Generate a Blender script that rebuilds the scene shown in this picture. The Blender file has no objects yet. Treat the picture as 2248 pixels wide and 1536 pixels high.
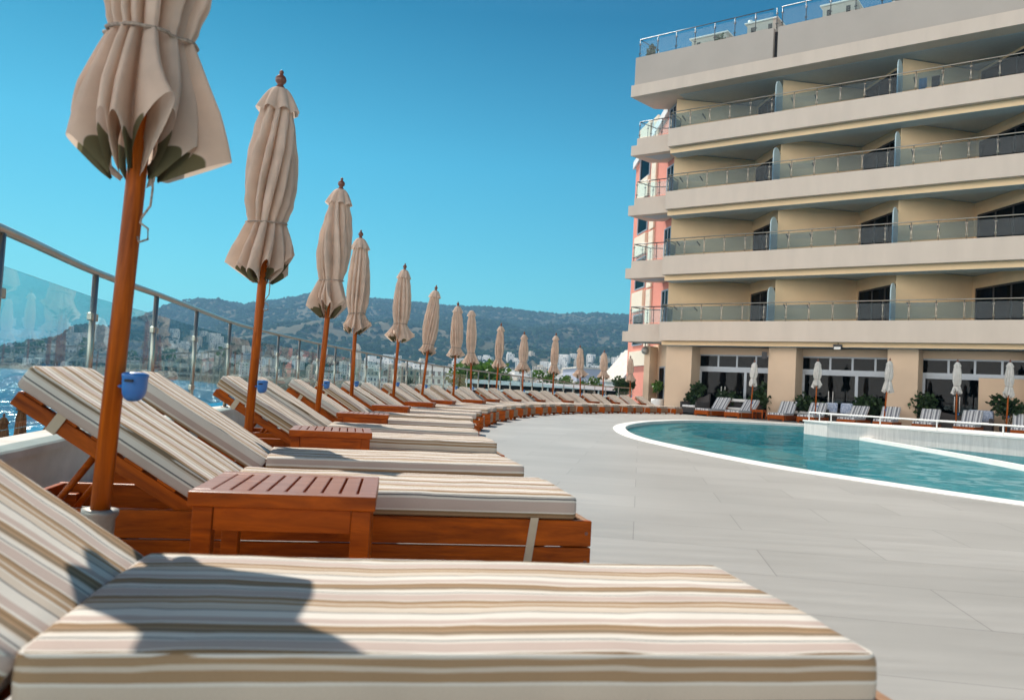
import bpy, bmesh, math, random
from mathutils import Vector, Matrix, noise
R = math.radians
HAZE = 1.85e-4
rnd = random.Random(7)
SC = bpy.context.scene
COL = SC.collection

# ------------------------------------------------------------------ helpers
class MB:
    """collects shapes and links them as ONE mesh object"""
    def __init__(s): s.v=[]; s.f=[]; s.m=[]; s.uv=None; s.sm=[]
    def face(s, pts, m=0, sm=False):
        b=len(s.v); s.v+= [tuple(p) for p in pts]; s.f.append(list(range(b,b+len(pts)))); s.m.append(m); s.sm.append(sm)
    def box(s, x0,x1,y0,y1,z0,z1, m=0, M=None):
        c=[(x0,y0,z0),(x1,y0,z0),(x1,y1,z0),(x0,y1,z0),(x0,y0,z1),(x1,y0,z1),(x1,y1,z1),(x0,y1,z1)]
        if M is not None: c=[tuple(M@Vector(p)) for p in c]
        b=len(s.v); s.v+=c
        for q in ((3,2,1,0),(4,5,6,7),(0,1,5,4),(1,2,6,5),(2,3,7,6),(3,0,4,7)):
            s.f.append([b+i for i in q]); s.m.append(m); s.sm.append(False)
        return s
    def prism(s, poly, z0, z1, m=0, mt=None):
        """poly counter-clockwise; z1 number or list"""
        n=len(poly); b=len(s.v)
        zt = z1 if isinstance(z1,(list,tuple)) else [z1]*n
        s.v+=[(p[0],p[1],z0) for p in poly]+[(p[0],p[1],zt[i]) for i,p in enumerate(poly)]
        s.f.append([b+i for i in reversed(range(n))]); s.m.append(m); s.sm.append(False)
        s.f.append([b+n+i for i in range(n)]); s.m.append(m if mt is None else mt); s.sm.append(False)
        for i in range(n):
            j=(i+1)%n; s.f.append([b+i,b+j,b+n+j,b+n+i]); s.m.append(m); s.sm.append(False)
        return s
    def tube(s, pts, r, seg=10, m=0, caps=True, closed=False):
        pts=[Vector(p) for p in pts]; n=len(pts); b=len(s.v)
        rr = r if isinstance(r,(list,tuple)) else [r]*n
        for i,p in enumerate(pts):
            if closed: t=(pts[(i+1)%n]-pts[i-1])
            else: t=pts[min(i+1,n-1)]-pts[max(i-1,0)]
            t.normalize()
            a=Vector((0,0,1)) if abs(t.z)<.9 else Vector((1,0,0))
            u=t.cross(a).normalized(); w=t.cross(u).normalized()
            for k in range(seg):
                an=2*math.pi*k/seg
                s.v.append(tuple(p+(u*math.cos(an)+w*math.sin(an))*rr[i]))
        for i in range(n if closed else n-1):
            for k in range(seg):
                k2=(k+1)%seg; i2=(i+1)%n
                s.f.append([b+i*seg+k,b+i*seg+k2,b+i2*seg+k2,b+i2*seg+k]); s.m.append(m); s.sm.append(True)
        if caps and not closed:
            s.f.append([b+k for k in reversed(range(seg))]); s.m.append(m); s.sm.append(False)
            s.f.append([b+(n-1)*seg+k for k in range(seg)]); s.m.append(m); s.sm.append(False)
        return s
    def lathe(s, prof, cx=0, cy=0, seg=16, m=0):
        b=len(s.v); n=len(prof)
        for r,z in prof:
            for k in range(seg):
                a=2*math.pi*k/seg; s.v.append((cx+r*math.cos(a),cy+r*math.sin(a),z))
        for i in range(n-1):
            for k in range(seg):
                k2=(k+1)%seg
                s.f.append([b+i*seg+k,b+i*seg+k2,b+(i+1)*seg+k2,b+(i+1)*seg+k]); s.m.append(m); s.sm.append(True)
        s.f.append([b+k for k in reversed(range(seg))]); s.m.append(m); s.sm.append(False)
        s.f.append([b+(n-1)*seg+k for k in range(seg)]); s.m.append(m); s.sm.append(False)
        return s
    def mesh(s, name, mats):
        me=bpy.data.meshes.new(name); me.from_pydata(s.v,[],s.f)
        for mm in (mats if isinstance(mats,(list,tuple)) else [mats]): me.materials.append(mm)
        me.polygons.foreach_set('material_index', s.m); me.polygons.foreach_set('use_smooth', s.sm)
        if s.uv is not None:
            l=me.uv_layers.new(name='UVMap'); 
            for lp in me.loops: l.data[lp.index].uv = s.uv[lp.vertex_index]
        me.update(); return me
    def build(s, name, mats, parent=None, loc=None, rot=None):
        return link(name, s.mesh(name,mats), parent, loc, rot)
def link(name, me, parent=None, loc=None, rot=None):
    o=bpy.data.objects.new(name, me); COL.objects.link(o)
    if parent: o.parent=parent
    if loc: o.location=loc
    if rot: o.rotation_euler=rot
    return o
def bevel(o, w=.004, seg=2):
    md=o.modifiers.new('bevel','BEVEL'); md.width=w; md.segments=seg; md.limit_method='ANGLE'; md.angle_limit=R(40)
    return o
def empty(name, loc, rz=0, rx=0, ry=0):
    o=bpy.data.objects.new(name,None); COL.objects.link(o); o.location=loc; o.rotation_euler=(rx,ry,rz); o.empty_display_size=.1
    return o
def tag(o, label=None, cat=None, group=None, kind=None):
    if label: o['label']=label
    if cat: o['category']=cat
    if group: o['group']=group
    if kind: o['kind']=kind
    return o
def kids(o): return [c for c in ALLKIDS.get(o.name,[])]
ALLKIDS={}
def copy_tree(o, parent=None):
    c=o.copy(); COL.objects.link(c); c.parent=parent
    for ch in list(o.children): copy_tree(ch,c)
    return c

# ------------------------------------------------------------------ materials
def newmat(name):
    m=bpy.data.materials.new(name); m.use_nodes=True; nt=m.node_tree; nt.nodes.clear()
    out=nt.nodes.new('ShaderNodeOutputMaterial'); return m,nt,out
def N(nt,t,**k):
    n=nt.nodes.new('ShaderNode'+t)
    for a,b in k.items():
        if a in n.inputs: n.inputs[a].default_value=b
        else: setattr(n,a,b)
    return n
def rgb(c): return (c[0],c[1],c[2],1)
def basic(name, c, rough=.6, metal=0, var=.12, scale=6, bump=0, bscale=60, coat=0, c2=None, spec=.5, stretch=(1,1,1)):
    m,nt,out=newmat(name); L=nt.links.new
    p=N(nt,'BsdfPrincipled',Roughness=rough,Metallic=metal); p.inputs['Specular IOR Level'].default_value=spec
    if coat: p.inputs['Coat Weight'].default_value=coat; p.inputs['Coat Roughness'].default_value=.15
    tc=N(nt,'TexCoord'); mp=N(nt,'Mapping'); mp.inputs['Scale'].default_value=stretch; L(tc.outputs['Object'],mp.inputs['Vector'])
    no=N(nt,'TexNoise',Scale=scale,Detail=6,Roughness=.6); L(mp.outputs['Vector'],no.inputs['Vector'])
    ra=N(nt,'ValToRGB'); a=[max(0,x*(1-var)) for x in c]; b=c2 if c2 else [min(1,x*(1+var)) for x in c]
    ra.color_ramp.elements[0].position=.3; ra.color_ramp.elements[1].position=.7
    ra.color_ramp.elements[0].color=rgb(a); ra.color_ramp.elements[1].color=rgb(b)
    L(no.outputs['Fac'],ra.inputs['Fac']); L(ra.outputs['Color'],p.inputs['Base Color'])
    if bump:
        n2=N(nt,'TexNoise',Scale=bscale,Detail=5); L(mp.outputs['Vector'],n2.inputs['Vector'])
        bu=N(nt,'Bump',Strength=bump,Distance=.01); L(n2.outputs['Fac'],bu.inputs['Height']); L(bu.outputs['Normal'],p.inputs['Normal'])
    L(p.outputs['BSDF'],out.inputs['Surface']); return m
def wood(name, dark, light, rough=.35, coat=.4, sc=(1.2,9,9)):
    m,nt,out=newmat(name); L=nt.links.new
    tc=N(nt,'TexCoord'); mp=N(nt,'Mapping'); mp.inputs['Scale'].default_value=sc; L(tc.outputs['Object'],mp.inputs['Vector'])
    oi=N(nt,'ObjectInfo'); ad=N(nt,'VectorMath',operation='ADD'); L(mp.outputs['Vector'],ad.inputs[0])
    mu=N(nt,'Math',operation='MULTIPLY'); mu.inputs[1].default_value=37; L(oi.outputs['Random'],mu.inputs[0]); L(mu.outputs[0],ad.inputs[1])
    no=N(nt,'TexNoise',Scale=3.2,Detail=8,Roughness=.65,Distortion=.6); L(ad.outputs[0],no.inputs['Vector'])
    ra=N(nt,'ValToRGB'); ra.color_ramp.elements[0].position=.28; ra.color_ramp.elements[1].position=.72
    ra.color_ramp.elements[0].color=rgb(dark); ra.color_ramp.elements[1].color=rgb(light)
    L(no.outputs['Fac'],ra.inputs['Fac'])
    p=N(nt,'BsdfPrincipled',Roughness=rough); p.inputs['Specular IOR Level'].default_value=.12; p.inputs['Coat Weight'].default_value=coat; p.inputs['Coat Roughness'].default_value=.25
    L(ra.outputs['Color'],p.inputs['Base Color'])
    bu=N(nt,'Bump',Strength=.15,Distance=.004); L(no.outputs['Fac'],bu.inputs['Height']); L(bu.outputs['Normal'],p.inputs['Normal'])
    L(p.outputs['BSDF'],out.inputs['Surface']); return m
def stripes(name, cols, period):
    """cols: list of (width, colour) across; UV.y runs across the cloth in metres"""
    m,nt,out=newmat(name); L=nt.links.new
    uv=N(nt,'UVMap'); se=N(nt,'SeparateXYZ'); L(uv.outputs['UV'],se.inputs[0])
    wob=N(nt,'TexNoise',Scale=3,Detail=2); L(uv.outputs['UV'],wob.inputs['Vector'])
    w1=N(nt,'Math',operation='MULTIPLY_ADD'); w1.inputs[1].default_value=.006; L(wob.outputs['Fac'],w1.inputs[0]); L(se.outputs['Y'],w1.inputs[2])
    dv=N(nt,'Math',operation='DIVIDE'); dv.inputs[1].default_value=period; L(w1.outputs[0],dv.inputs[0])
    fr=N(nt,'Math',operation='FRACT'); L(dv.outputs[0],fr.inputs[0])
    ra=N(nt,'ValToRGB'); cr=ra.color_ramp; cr.interpolation='CONSTANT'
    tot=sum(w for w,_ in cols); pos=0; first=True
    for w,c in cols:
        if first: e=cr.elements[0]; e.position=0; first=False
        elif len(cr.elements)==2 and pos and cr.elements[1].position==1: e=cr.elements[1]; e.position=pos
        else: e=cr.elements.new(pos)
        e.color=rgb(c); pos+=w/tot
    L(fr.outputs[0],ra.inputs['Fac'])
    # weave
    wv=N(nt,'TexNoise',Scale=420,Detail=1); L(uv.outputs['UV'],wv.inputs['Vector'])
    st=N(nt,'TexNoise',Scale=5,Detail=5); L(uv.outputs['UV'],st.inputs['Vector'])
    mx=N(nt,'MapRange'); mx.inputs['To Min'].default_value=.82; mx.inputs['To Max'].default_value=1.12; L(wv.outputs['Fac'],mx.inputs['Value'])
    mx2=N(nt,'MapRange'); mx2.inputs['To Min'].default_value=.86; mx2.inputs['To Max'].default_value=1.1; L(st.outputs['Fac'],mx2.inputs['Value'])
    mm=N(nt,'Math',operation='MULTIPLY'); L(mx.outputs[0],mm.inputs[0]); L(mx2.outputs[0],mm.inputs[1])
    hs=N(nt,'HueSaturation'); L(mm.outputs[0],hs.inputs['Value']); L(ra.outputs['Color'],hs.inputs['Color'])
    p=N(nt,'BsdfPrincipled',Roughness=.92); p.inputs['Specular IOR Level'].default_value=.2
    L(hs.outputs['Color'],p.inputs['Base Color'])
    bu=N(nt,'Bump',Strength=.25,Distance=.002); L(wv.outputs['Fac'],bu.inputs['Height']); L(bu.outputs['Normal'],p.inputs['Normal'])
    L(p.outputs['BSDF'],out.inputs['Surface']); return m
def cloth(name, c, trans=.3, pockets=False):
    m,nt,out=newmat(name); L=nt.links.new
    tc=N(nt,'TexCoord'); no=N(nt,'TexNoise',Scale=7,Detail=6); L(tc.outputs['Object'],no.inputs['Vector'])
    ra=N(nt,'ValToRGB'); ra.color_ramp.elements[0].position=.3; ra.color_ramp.elements[1].position=.75
    ra.color_ramp.elements[0].color=rgb([x*.86 for x in c]); ra.color_ramp.elements[1].color=rgb([min(1,x*1.1) for x in c]); L(no.outputs['Fac'],ra.inputs['Fac'])
    d=N(nt,'BsdfPrincipled',Roughness=.95); d.inputs['Specular IOR Level'].default_value=.15; t=N(nt,'BsdfTranslucent'); mx=N(nt,'MixShader'); mx.inputs[0].default_value=trans
    at=N(nt,'Attribute'); at.attribute_name='pocket'; gt=N(nt,'MapRange'); gt.inputs['From Min'].default_value=.0; gt.inputs['From Max'].default_value=.012; L(at.outputs['Fac'],gt.inputs['Value'])
    pm=N(nt,'MixRGB'); pm.inputs[2].default_value=(.16,.145,.08,1) if pockets else rgb(c); L(gt.outputs[0],pm.inputs[0]); L(ra.outputs['Color'],pm.inputs[1])
    L(pm.outputs[0],d.inputs['Base Color']); L(pm.outputs[0],t.inputs['Color'])
    n2=N(nt,'TexNoise',Scale=22,Detail=5); L(tc.outputs['Object'],n2.inputs['Vector'])
    bu=N(nt,'Bump',Strength=.3,Distance=.006); L(n2.outputs['Fac'],bu.inputs['Height']); L(bu.outputs['Normal'],d.inputs['Normal'])
    L(d.outputs[0],mx.inputs[1]); L(t.outputs[0],mx.inputs[2]); L(mx.outputs[0],out.inputs['Surface']); return m
def glass(name, tint=(.86,.95,.96), refl=1.0, rough=.0, ior=1.5, milky=0):
    m,nt,out=newmat(name); L=nt.links.new
    t=N(nt,'BsdfTransparent'); t.inputs['Color'].default_value=rgb(tint)
    g=N(nt,'BsdfGlossy',Roughness=rough); mx=N(nt,'MixShader')
    lw=N(nt,'LayerWeight'); lw.inputs['Blend'].default_value=.5; pw=N(nt,'Math',operation='POWER'); pw.inputs[1].default_value=5; L(lw.outputs['Facing'],pw.inputs[0])
    fr=N(nt,'Math',operation='MULTIPLY_ADD'); fr.inputs[1].default_value=.96; fr.inputs[2].default_value=.04; L(pw.outputs[0],fr.inputs[0])
    ml=N(nt,'Math',operation='MULTIPLY'); ml.inputs[1].default_value=refl; L(fr.outputs[0],ml.inputs[0]); ml.use_clamp=True
    L(ml.outputs[0],mx.inputs[0]); L(t.outputs[0],mx.inputs[1]); L(g.outputs[0],mx.inputs[2])
    last=mx
    if milky:
        d=N(nt,'BsdfDiffuse'); d.inputs['Color'].default_value=(.75,.8,.82,1); m2=N(nt,'MixShader'); m2.inputs[0].default_value=milky
        L(mx.outputs[0],m2.inputs[1]); L(d.outputs[0],m2.inputs[2]); last=m2
    L(last.outputs[0],out.inputs['Surface']); return m
def leafmat(name, dark, light, rough=.5, spec=.4, tr=.3):
    m,nt,out=newmat(name); L=nt.links.new
    ge=N(nt,'NewGeometry'); ra=N(nt,'ValToRGB'); ra.color_ramp.elements[0].color=rgb(dark); ra.color_ramp.elements[1].color=rgb(light)
    L(ge.outputs['Random Per Island'],ra.inputs['Fac'])
    d=N(nt,'BsdfPrincipled',Roughness=rough); d.inputs['Specular IOR Level'].default_value=spec; t=N(nt,'BsdfTranslucent'); mx=N(nt,'MixShader'); mx.inputs[0].default_value=tr
    L(ra.outputs['Color'],d.inputs['Base Color']); L(ra.outputs['Color'],t.inputs['Color'])
    L(d.outputs[0],mx.inputs[1]); L(t.outputs[0],mx.inputs[2]); L(mx.outputs[0],out.inputs['Surface']); return m

WHT=(.69,.64,.575); PINK=(.51,.405,.355); TAN=(.37,.245,.145); DTAN=(.255,.16,.085); CRM=(.59,.50,.41); GRY=(.16,.155,.155); OLV=(.235,.17,.11)
M={}
M['stripe']=stripes('striped_cushion_cloth',[(18,WHT),(3,GRY),(13,CRM),(3,WHT),(8,TAN),(4,CRM),(7,TAN),(5,DTAN),(3,WHT),(20,PINK),(4,WHT),(3,GRY),(10,WHT),(3,CRM),(9,OLV),(5,TAN),(6,DTAN),(4,TAN),(5,WHT),(14,PINK)],.272)
BW=(.72,.72,.72); BB=(.20,.205,.235); BG=(.38,.385,.41)
M['stripe_blue']=stripes('blue_striped_cushion_cloth',[(16,BW),(12,BB),(6,BG),(10,BW),(4,BB),(8,BG),(16,BW),(14,BB),(6,BW),(8,BG)],.40)
M['teak']=wood('varnished_teak',(.15,.026,.002),(.52,.105,.004),rough=.45,coat=.05)
M['teak_pole']=wood('varnished_teak_pole',(.17,.032,.002),(.52,.115,.005),rough=.42,coat=.08,sc=(13,13,1.0))
M['teak_end']=wood('pale_teak_end',(.20,.10,.055),(.44,.27,.17),rough=.6,coat=0)  # paler, greyer teak for the foot end boards
M['teak_top']=wood('reddish_teak_top',(.23,.082,.045),(.42,.19,.12),rough=.38,coat=.25)  # greyer, redder teak for the top faces only
M['finial']=basic('turned_wood_finial',(.16,.05,.025),.4,coat=.3)
M['canvas']=cloth('canopy_canvas',(.80,.645,.53),.44,True)
M['canvas_white']=cloth('white_canopy_canvas',(.78,.76,.72),.2)
M['olive']=basic('olive_rib_pocket_cloth',(.17,.155,.085),.9)
M['cord']=basic('braided_cord',(.32,.25,.20),.9,var=.5,scale=90)
M['strap']=basic('cotton_strap',(.52,.42,.31),.9)
M['steel']=basic('brushed_steel',(.50,.45,.385),.32,1,var=.08)
M['darksteel']=basic('dark_metal',(.10,.105,.11),.4,.8)
M['galv']=basic('galvanised_sleeve',(.36,.34,.31),.5,.6,var=.25,scale=14)
M['glass']=glass('clear_fence_glass',(.83,.94,.955),1.0)
M['glass_b']=glass('tinted_balcony_glass',(.60,.72,.79),.35,milky=.02)
M['glass_win']=glass('window_glass',(.20,.28,.35),.40)
M['blue']=basic('blue_plastic',(.03,.17,.50),.35,var=.05,coat=.2)
M['stucco']=basic('greige_stucco',(.66,.555,.465),.9,var=.055,scale=1.3,bump=.15,bscale=70,stretch=(1,1,.22))
M['stucco_y']=basic('warm_yellow_stucco',(.84,.62,.385),.9,var=.06,scale=.8,bump=.15,bscale=70)
M['column']=basic('peach_beige_stucco',(.69,.52,.375),.9,var=.05,scale=.8,bump=.15,bscale=70)
M['roofband']=basic('grey_beige_fascia',(.47,.415,.365),.9,var=.05,scale=.5,bump=.1)
M['soffit']=basic('skylight_tinted_soffit',(.46,.54,.58),.9,var=.04)  # blue of the reflected sky is put into the soffit colour
M['pink']=basic('coral_pink_stucco',(.74,.27,.20),.9,var=.05,bump=.1)
M['cream']=basic('cream_panel',(.80,.70,.56),.9,var=.04)
M['white']=basic('white_paint',(.80,.79,.77),.6,var=.03)
M['alu']=basic('pale_aluminium_frame',(.38,.42,.47),.45,.3,var=.04)
M['divider']=basic('pale_blue_divider_panel',(.52,.66,.70),.5,var=.04)
M['curtain']=basic('sky_tinted_blue_curtain',(.07,.20,.32),.9,var=.35,scale=3,stretch=(9,9,.3))  # blue-grey cloth, with the railing glass's sky reflection put into its colour
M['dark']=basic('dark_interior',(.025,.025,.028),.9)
M['darkfloor']=basic('dark_interior_floor',(.08,.07,.06),.6)
M['wicker']=basic('dark_wicker',(.055,.047,.045),.7,var=.4,scale=60,bump=.5,bscale=120)
M['pillow_blue']=basic('blue_white_pillow',(.10,.20,.42),.9,c2=(.7,.74,.8),scale=14)
M['leaf']=leafmat('dark_glossy_leaf',(.012,.03,.012),(.05,.10,.03))
M['leaf2']=leafmat('bright_green_leaf',(.03,.09,.012),(.10,.20,.03))
M['petal']=basic('white_petal',(.75,.72,.68),.8)
M['bark']=basic('bark',(.13,.09,.06),.9,var=.4,scale=20,bump=.6)
M['soil']=basic('soil',(.06,.045,.035),.95)
M['curb']=basic('weathered_white_curb',(.62,.59,.54),.85,var=.15,scale=3,bump=.2)
M['thatch']=basic('brown_parasol_cloth',(.20,.10,.045),.9,var=.3)
M['bluewall']=basic('grey_blue_render',(.42,.46,.56),.9,var=.05,scale=1)
M['greyroof']=basic('pale_sheet_roof',(.72,.76,.78),.5,var=.06)
M['rope']=basic('black_hose',(.03,.03,.035),.5)

def deck_mat():
    m,nt,out=newmat('porcelain_deck_tile'); L=nt.links.new
    tc=N(nt,'TexCoord'); mp=N(nt,'Mapping'); mp.inputs['Rotation'].default_value=(0,0,R(9)); L(tc.outputs['Object'],mp.inputs['Vector'])
    br=N(nt,'TexBrick',Scale=1.0); br.inputs['Mortar Size'].default_value=.003; br.inputs['Brick Width'].default_value=1.2; br.inputs['Row Height'].default_value=.6; br.offset=.5
    br.inputs['Color1'].default_value=(.350,.338,.318,1); br.inputs['Color2'].default_value=(.390,.377,.356,1); br.inputs['Mortar'].default_value=(.25,.24,.228,1)
    L(mp.outputs[0],br.inputs['Vector'])
    m2=N(nt,'Mapping'); m2.inputs['Scale'].default_value=(.7,7,1); m2.inputs['Rotation'].default_value=(0,0,R(9)); L(tc.outputs['Object'],m2.inputs['Vector'])
    no=N(nt,'TexNoise',Scale=1.6,Detail=8,Roughness=.65); L(m2.outputs[0],no.inputs['Vector'])
    n3=N(nt,'TexNoise',Scale=.5,Detail=4); L(tc.outputs['Object'],n3.inputs['Vector'])
    a=N(nt,'MapRange'); a.inputs['From Min'].default_value=.25; a.inputs['From Max'].default_value=.75; a.inputs['To Min'].default_value=.90; a.inputs['To Max'].default_value=1.09; L(no.outputs['Fac'],a.inputs['Value'])
    b=N(nt,'MapRange'); b.inputs['From Min'].default_value=.3; b.inputs['From Max'].default_value=.7; b.inputs['To Min'].default_value=.86; b.inputs['To Max'].default_value=1.07; L(n3.outputs['Fac'],b.inputs['Value'])
    mu=N(nt,'Math',operation='MULTIPLY'); L(a.outputs[0],mu.inputs[0]); L(b.outputs[0],mu.inputs[1])
    hs=N(nt,'HueSaturation'); L(mu.outputs[0],hs.inputs['Value']); L(br.outputs['Color'],hs.inputs['Color'])
    p=N(nt,'BsdfPrincipled',Roughness=.5); p.inputs['Specular IOR Level'].default_value=.4; L(hs.outputs['Color'],p.inputs['Base Color'])
    rr=N(nt,'MapRange'); rr.inputs['To Min'].default_value=.38; rr.inputs['To Max'].default_value=.62; L(no.outputs['Fac'],rr.inputs['Value']); L(rr.outputs[0],p.inputs['Roughness'])
    L(p.outputs[0],out.inputs['Surface']); return m
M['deck']=deck_mat()
def tile_mat(name, c1, c2, mort, size=.025):
    m,nt,out=newmat(name); L=nt.links.new
    tc=N(nt,'TexCoord'); vo=N(nt,'TexNoise',Scale=9,Detail=6,Roughness=.8); L(tc.outputs['Object'],vo.inputs['Vector'])
    ra=N(nt,'ValToRGB'); ra.color_ramp.elements[0].color=rgb(c1); ra.color_ramp.elements[1].color=rgb(c2); ra.color_ramp.elements[0].position=.35; ra.color_ramp.elements[1].position=.65; L(vo.outputs['Fac'],ra.inputs['Fac'])
    p=N(nt,'BsdfPrincipled',Roughness=.5); L(ra.outputs[0],p.inputs['Base Color']); L(p.outputs[0],out.inputs['Surface']); return m
M['pooltile']=tile_mat('turquoise_mosaic_tile',(.03,.37,.43),(.10,.54,.60),(.5,.6,.6))
M['poolstone']=basic('beige_pool_step_stone',(.52,.47,.40),.7,var=.15,scale=3)
M['coping']=basic('white_stone_coping',(.78,.77,.74),.6,var=.05,scale=3,bump=.1)
M['wallmarble']=basic('streaked_white_pool_wall',(.66,.63,.60),.55,var=.12,scale=3,stretch=(6,6,.6))
def water(name, tint, bscale, bstr, rough=.02, deep=None, k=.42):
    m,nt,out=newmat(name); L=nt.links.new
    tc=N(nt,'TexCoord'); n1=N(nt,'TexNoise',Scale=bscale,Detail=4,Roughness=.55,Distortion=.8); L(tc.outputs['Object'],n1.inputs['Vector'])
    sb=N(nt,'VectorMath',operation='SUBTRACT'); sb.inputs[1].default_value=(.5,.5,.5); L(n1.outputs['Color'],sb.inputs[0])
    sc=N(nt,'VectorMath',operation='MULTIPLY'); sc.inputs[1].default_value=(bstr,bstr,0); L(sb.outputs[0],sc.inputs[0])
    bu=N(nt,'VectorMath',operation='ADD'); bu.inputs[1].default_value=(0,0,1); L(sc.outputs[0],bu.inputs[0])
    fr=N(nt,'Fresnel',IOR=1.33); L(bu.outputs[0],fr.inputs['Normal'])
    g=N(nt,'BsdfGlossy',Roughness=rough); L(bu.outputs[0],g.inputs['Normal'])
    if deep: t=N(nt,'BsdfDiffuse'); t.inputs['Color'].default_value=rgb(deep)
    else:
        tr_=N(nt,'BsdfTransparent'); tr_.inputs['Color'].default_value=rgb(tint); df=N(nt,'BsdfDiffuse'); L(bu.outputs[0],df.inputs['Normal'])
        n5=N(nt,'TexNoise',Scale=1.1,Detail=5,Roughness=.6); L(tc.outputs['Object'],n5.inputs['Vector']); r5=N(nt,'ValToRGB'); r5.color_ramp.elements[0].position=.3; r5.color_ramp.elements[1].position=.7
        r5.color_ramp.elements[0].color=(.006,.125,.165,1); r5.color_ramp.elements[1].color=(.025,.25,.30,1); L(n5.outputs['Fac'],r5.inputs['Fac']); L(r5.outputs[0],df.inputs['Color'])
        t=N(nt,'MixShader'); t.inputs[0].default_value=.48; L(tr_.outputs[0],t.inputs[1]); L(df.outputs[0],t.inputs[2])
    mx=N(nt,'MixShader'); km=N(nt,'Math',operation='MULTIPLY'); km.inputs[1].default_value=k; L(fr.outputs[0],km.inputs[0]); L(km.outputs[0],mx.inputs[0]); L(t.outputs[0],mx.inputs[1]); L(g.outputs[0],mx.inputs[2]); L(mx.outputs[0],out.inputs['Surface']); return m
M['poolwater']=water('pool_water',(.50,.82,.86),2.6,.55,k=.30)
def sea_mat():
    m,nt,out=newmat('sea_water'); L=nt.links.new
    tc=N(nt,'TexCoord'); n1=N(nt,'TexNoise',Scale=.55,Detail=4,Roughness=.6,Distortion=.8); L(tc.outputs['Object'],n1.inputs['Vector'])
    n2=N(nt,'TexNoise',Scale=.035,Detail=4); L(tc.outputs['Object'],n2.inputs['Vector'])
    mp=N(nt,'Mapping'); mp.inputs['Scale'].default_value=(2.3,.20,1); mp.inputs['Rotation'].default_value=(0,0,R(30)); L(tc.outputs['Object'],mp.inputs['Vector']); L(mp.outputs[0],n1.inputs['Vector'])
    sb=N(nt,'VectorMath',operation='SUBTRACT'); sb.inputs[1].default_value=(.5,.5,.5); L(n1.outputs['Color'],sb.inputs[0])
    sc=N(nt,'VectorMath',operation='MULTIPLY'); sc.inputs[1].default_value=(2.2,2.8,0); L(sb.outputs[0],sc.inputs[0])
    bu=N(nt,'VectorMath',operation='ADD'); bu.inputs[1].default_value=(0,0,1); L(sc.outputs[0],bu.inputs[0])
    ra=N(nt,'ValToRGB'); ra.color_ramp.elements[0].color=(.0,.13,.27,1); ra.color_ramp.elements[1].color=(.0,.23,.38,1); L(n2.outputs['Fac'],ra.inputs['Fac'])
    d=N(nt,'BsdfDiffuse'); L(ra.outputs[0],d.inputs['Color']); g=N(nt,'BsdfGlossy',Roughness=.16); L(bu.outputs[0],g.inputs['Normal'])
    mx=N(nt,'MixShader'); mx.inputs[0].default_value=.16; L(d.outputs[0],mx.inputs[1]); L(g.outputs[0],mx.inputs[2]); L(mx.outputs[0],out.inputs['Surface']); return m
M['sea']=sea_mat()
def hill_mat():
    m,nt,out=newmat('scrub_hillside'); L=nt.links.new
    tc=N(nt,'TexCoord'); n1=N(nt,'TexNoise',Scale=.02,Detail=9,Roughness=.68); L(tc.outputs['Object'],n1.inputs['Vector'])
    n2=N(nt,'TexNoise',Scale=.004,Detail=5); L(tc.outputs['Object'],n2.inputs['Vector'])
    r1=N(nt,'ValToRGB'); e=r1.color_ramp.elements; e[0].position=.38; e[0].color=(.03,.045,.024,1); e[1].position=.66; e[1].color=(.13,.115,.075,1)
    L(n1.outputs['Fac'],r1.inputs['Fac'])
    r2=N(nt,'ValToRGB'); e=r2.color_ramp.elements; e[0].position=.42; e[0].color=(.035,.05,.027,1); e[1].position=.66; e[1].color=(.20,.16,.11,1); L(n2.outputs['Fac'],r2.inputs['Fac'])
    mx=N(nt,'MixRGB'); mx.inputs[0].default_value=.4; L(r1.outputs[0],mx.inputs[1]); L(r2.outputs[0],mx.inputs[2])
    p=N(nt,'BsdfPrincipled',Roughness=.95); p.inputs['Specular IOR Level'].default_value=.1; L(mx.outputs[0],p.inputs['Base Color']); L(p.outputs[0],out.inputs['Surface']); return m
M['hill']=hill_mat()
M['wood_far']=leafmat('far_woodland',(.012,.028,.014),(.04,.07,.032),1.0,0,0)
M['h_white']=basic('far_white_wall',(.82,.80,.77),.9,var=.06,scale=.2)
M['h_cream']=basic('far_cream_wall',(.62,.54,.44),.9,var=.06,scale=.2)
M['h_win']=basic('far_window',(.08,.10,.14),.4)
M['h_roof']=basic('far_tile_roof',(.40,.20,.13),.9)

# ------------------------------------------------------------------ camera, light, sky
CAMH=.72
cam=bpy.data.objects.new('camera',bpy.data.cameras.new('camera')); COL.objects.link(cam); SC.camera=cam
cam.data.sensor_width=36; cam.data.lens=36*1800/2248; cam.data.clip_start=.05; cam.data.clip_end=20000
pitch=math.atan(85/1800)
cam.matrix_world=Matrix.Translation((0,0,CAMH))@Matrix.Rotation(R(90)+pitch,4,'X')@Matrix.Rotation(.054,4,'Z')
cam.data.dof.use_dof=True; cam.data.dof.focus_distance=7.5; cam.data.dof.aperture_fstop=4.5
FILL_GLOW=(.80,.72,.64)  # colour of the added glow that fills the shaded hotel front
SUN_EL=R(49); SUN_AZ=R(-33)      # azimuth measured from +Y towards +X
to_sun=Vector((math.sin(SUN_AZ)*math.cos(SUN_EL),math.cos(SUN_AZ)*math.cos(SUN_EL),math.sin(SUN_EL)))
sl=bpy.data.lights.new('sun','SUN'); sl.energy=4.3; sl.angle=R(.53); sl.color=(1,.93,.82)
so=bpy.data.objects.new('sun',sl); COL.objects.link(so); so.location=(0,0,40); so.rotation_euler=(-to_sun).to_track_quat('-Z','Y').to_euler()
W=bpy.data.worlds.new('World'); SC.world=W; W.use_nodes=True; nt=W.node_tree; nt.nodes.clear()
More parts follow.
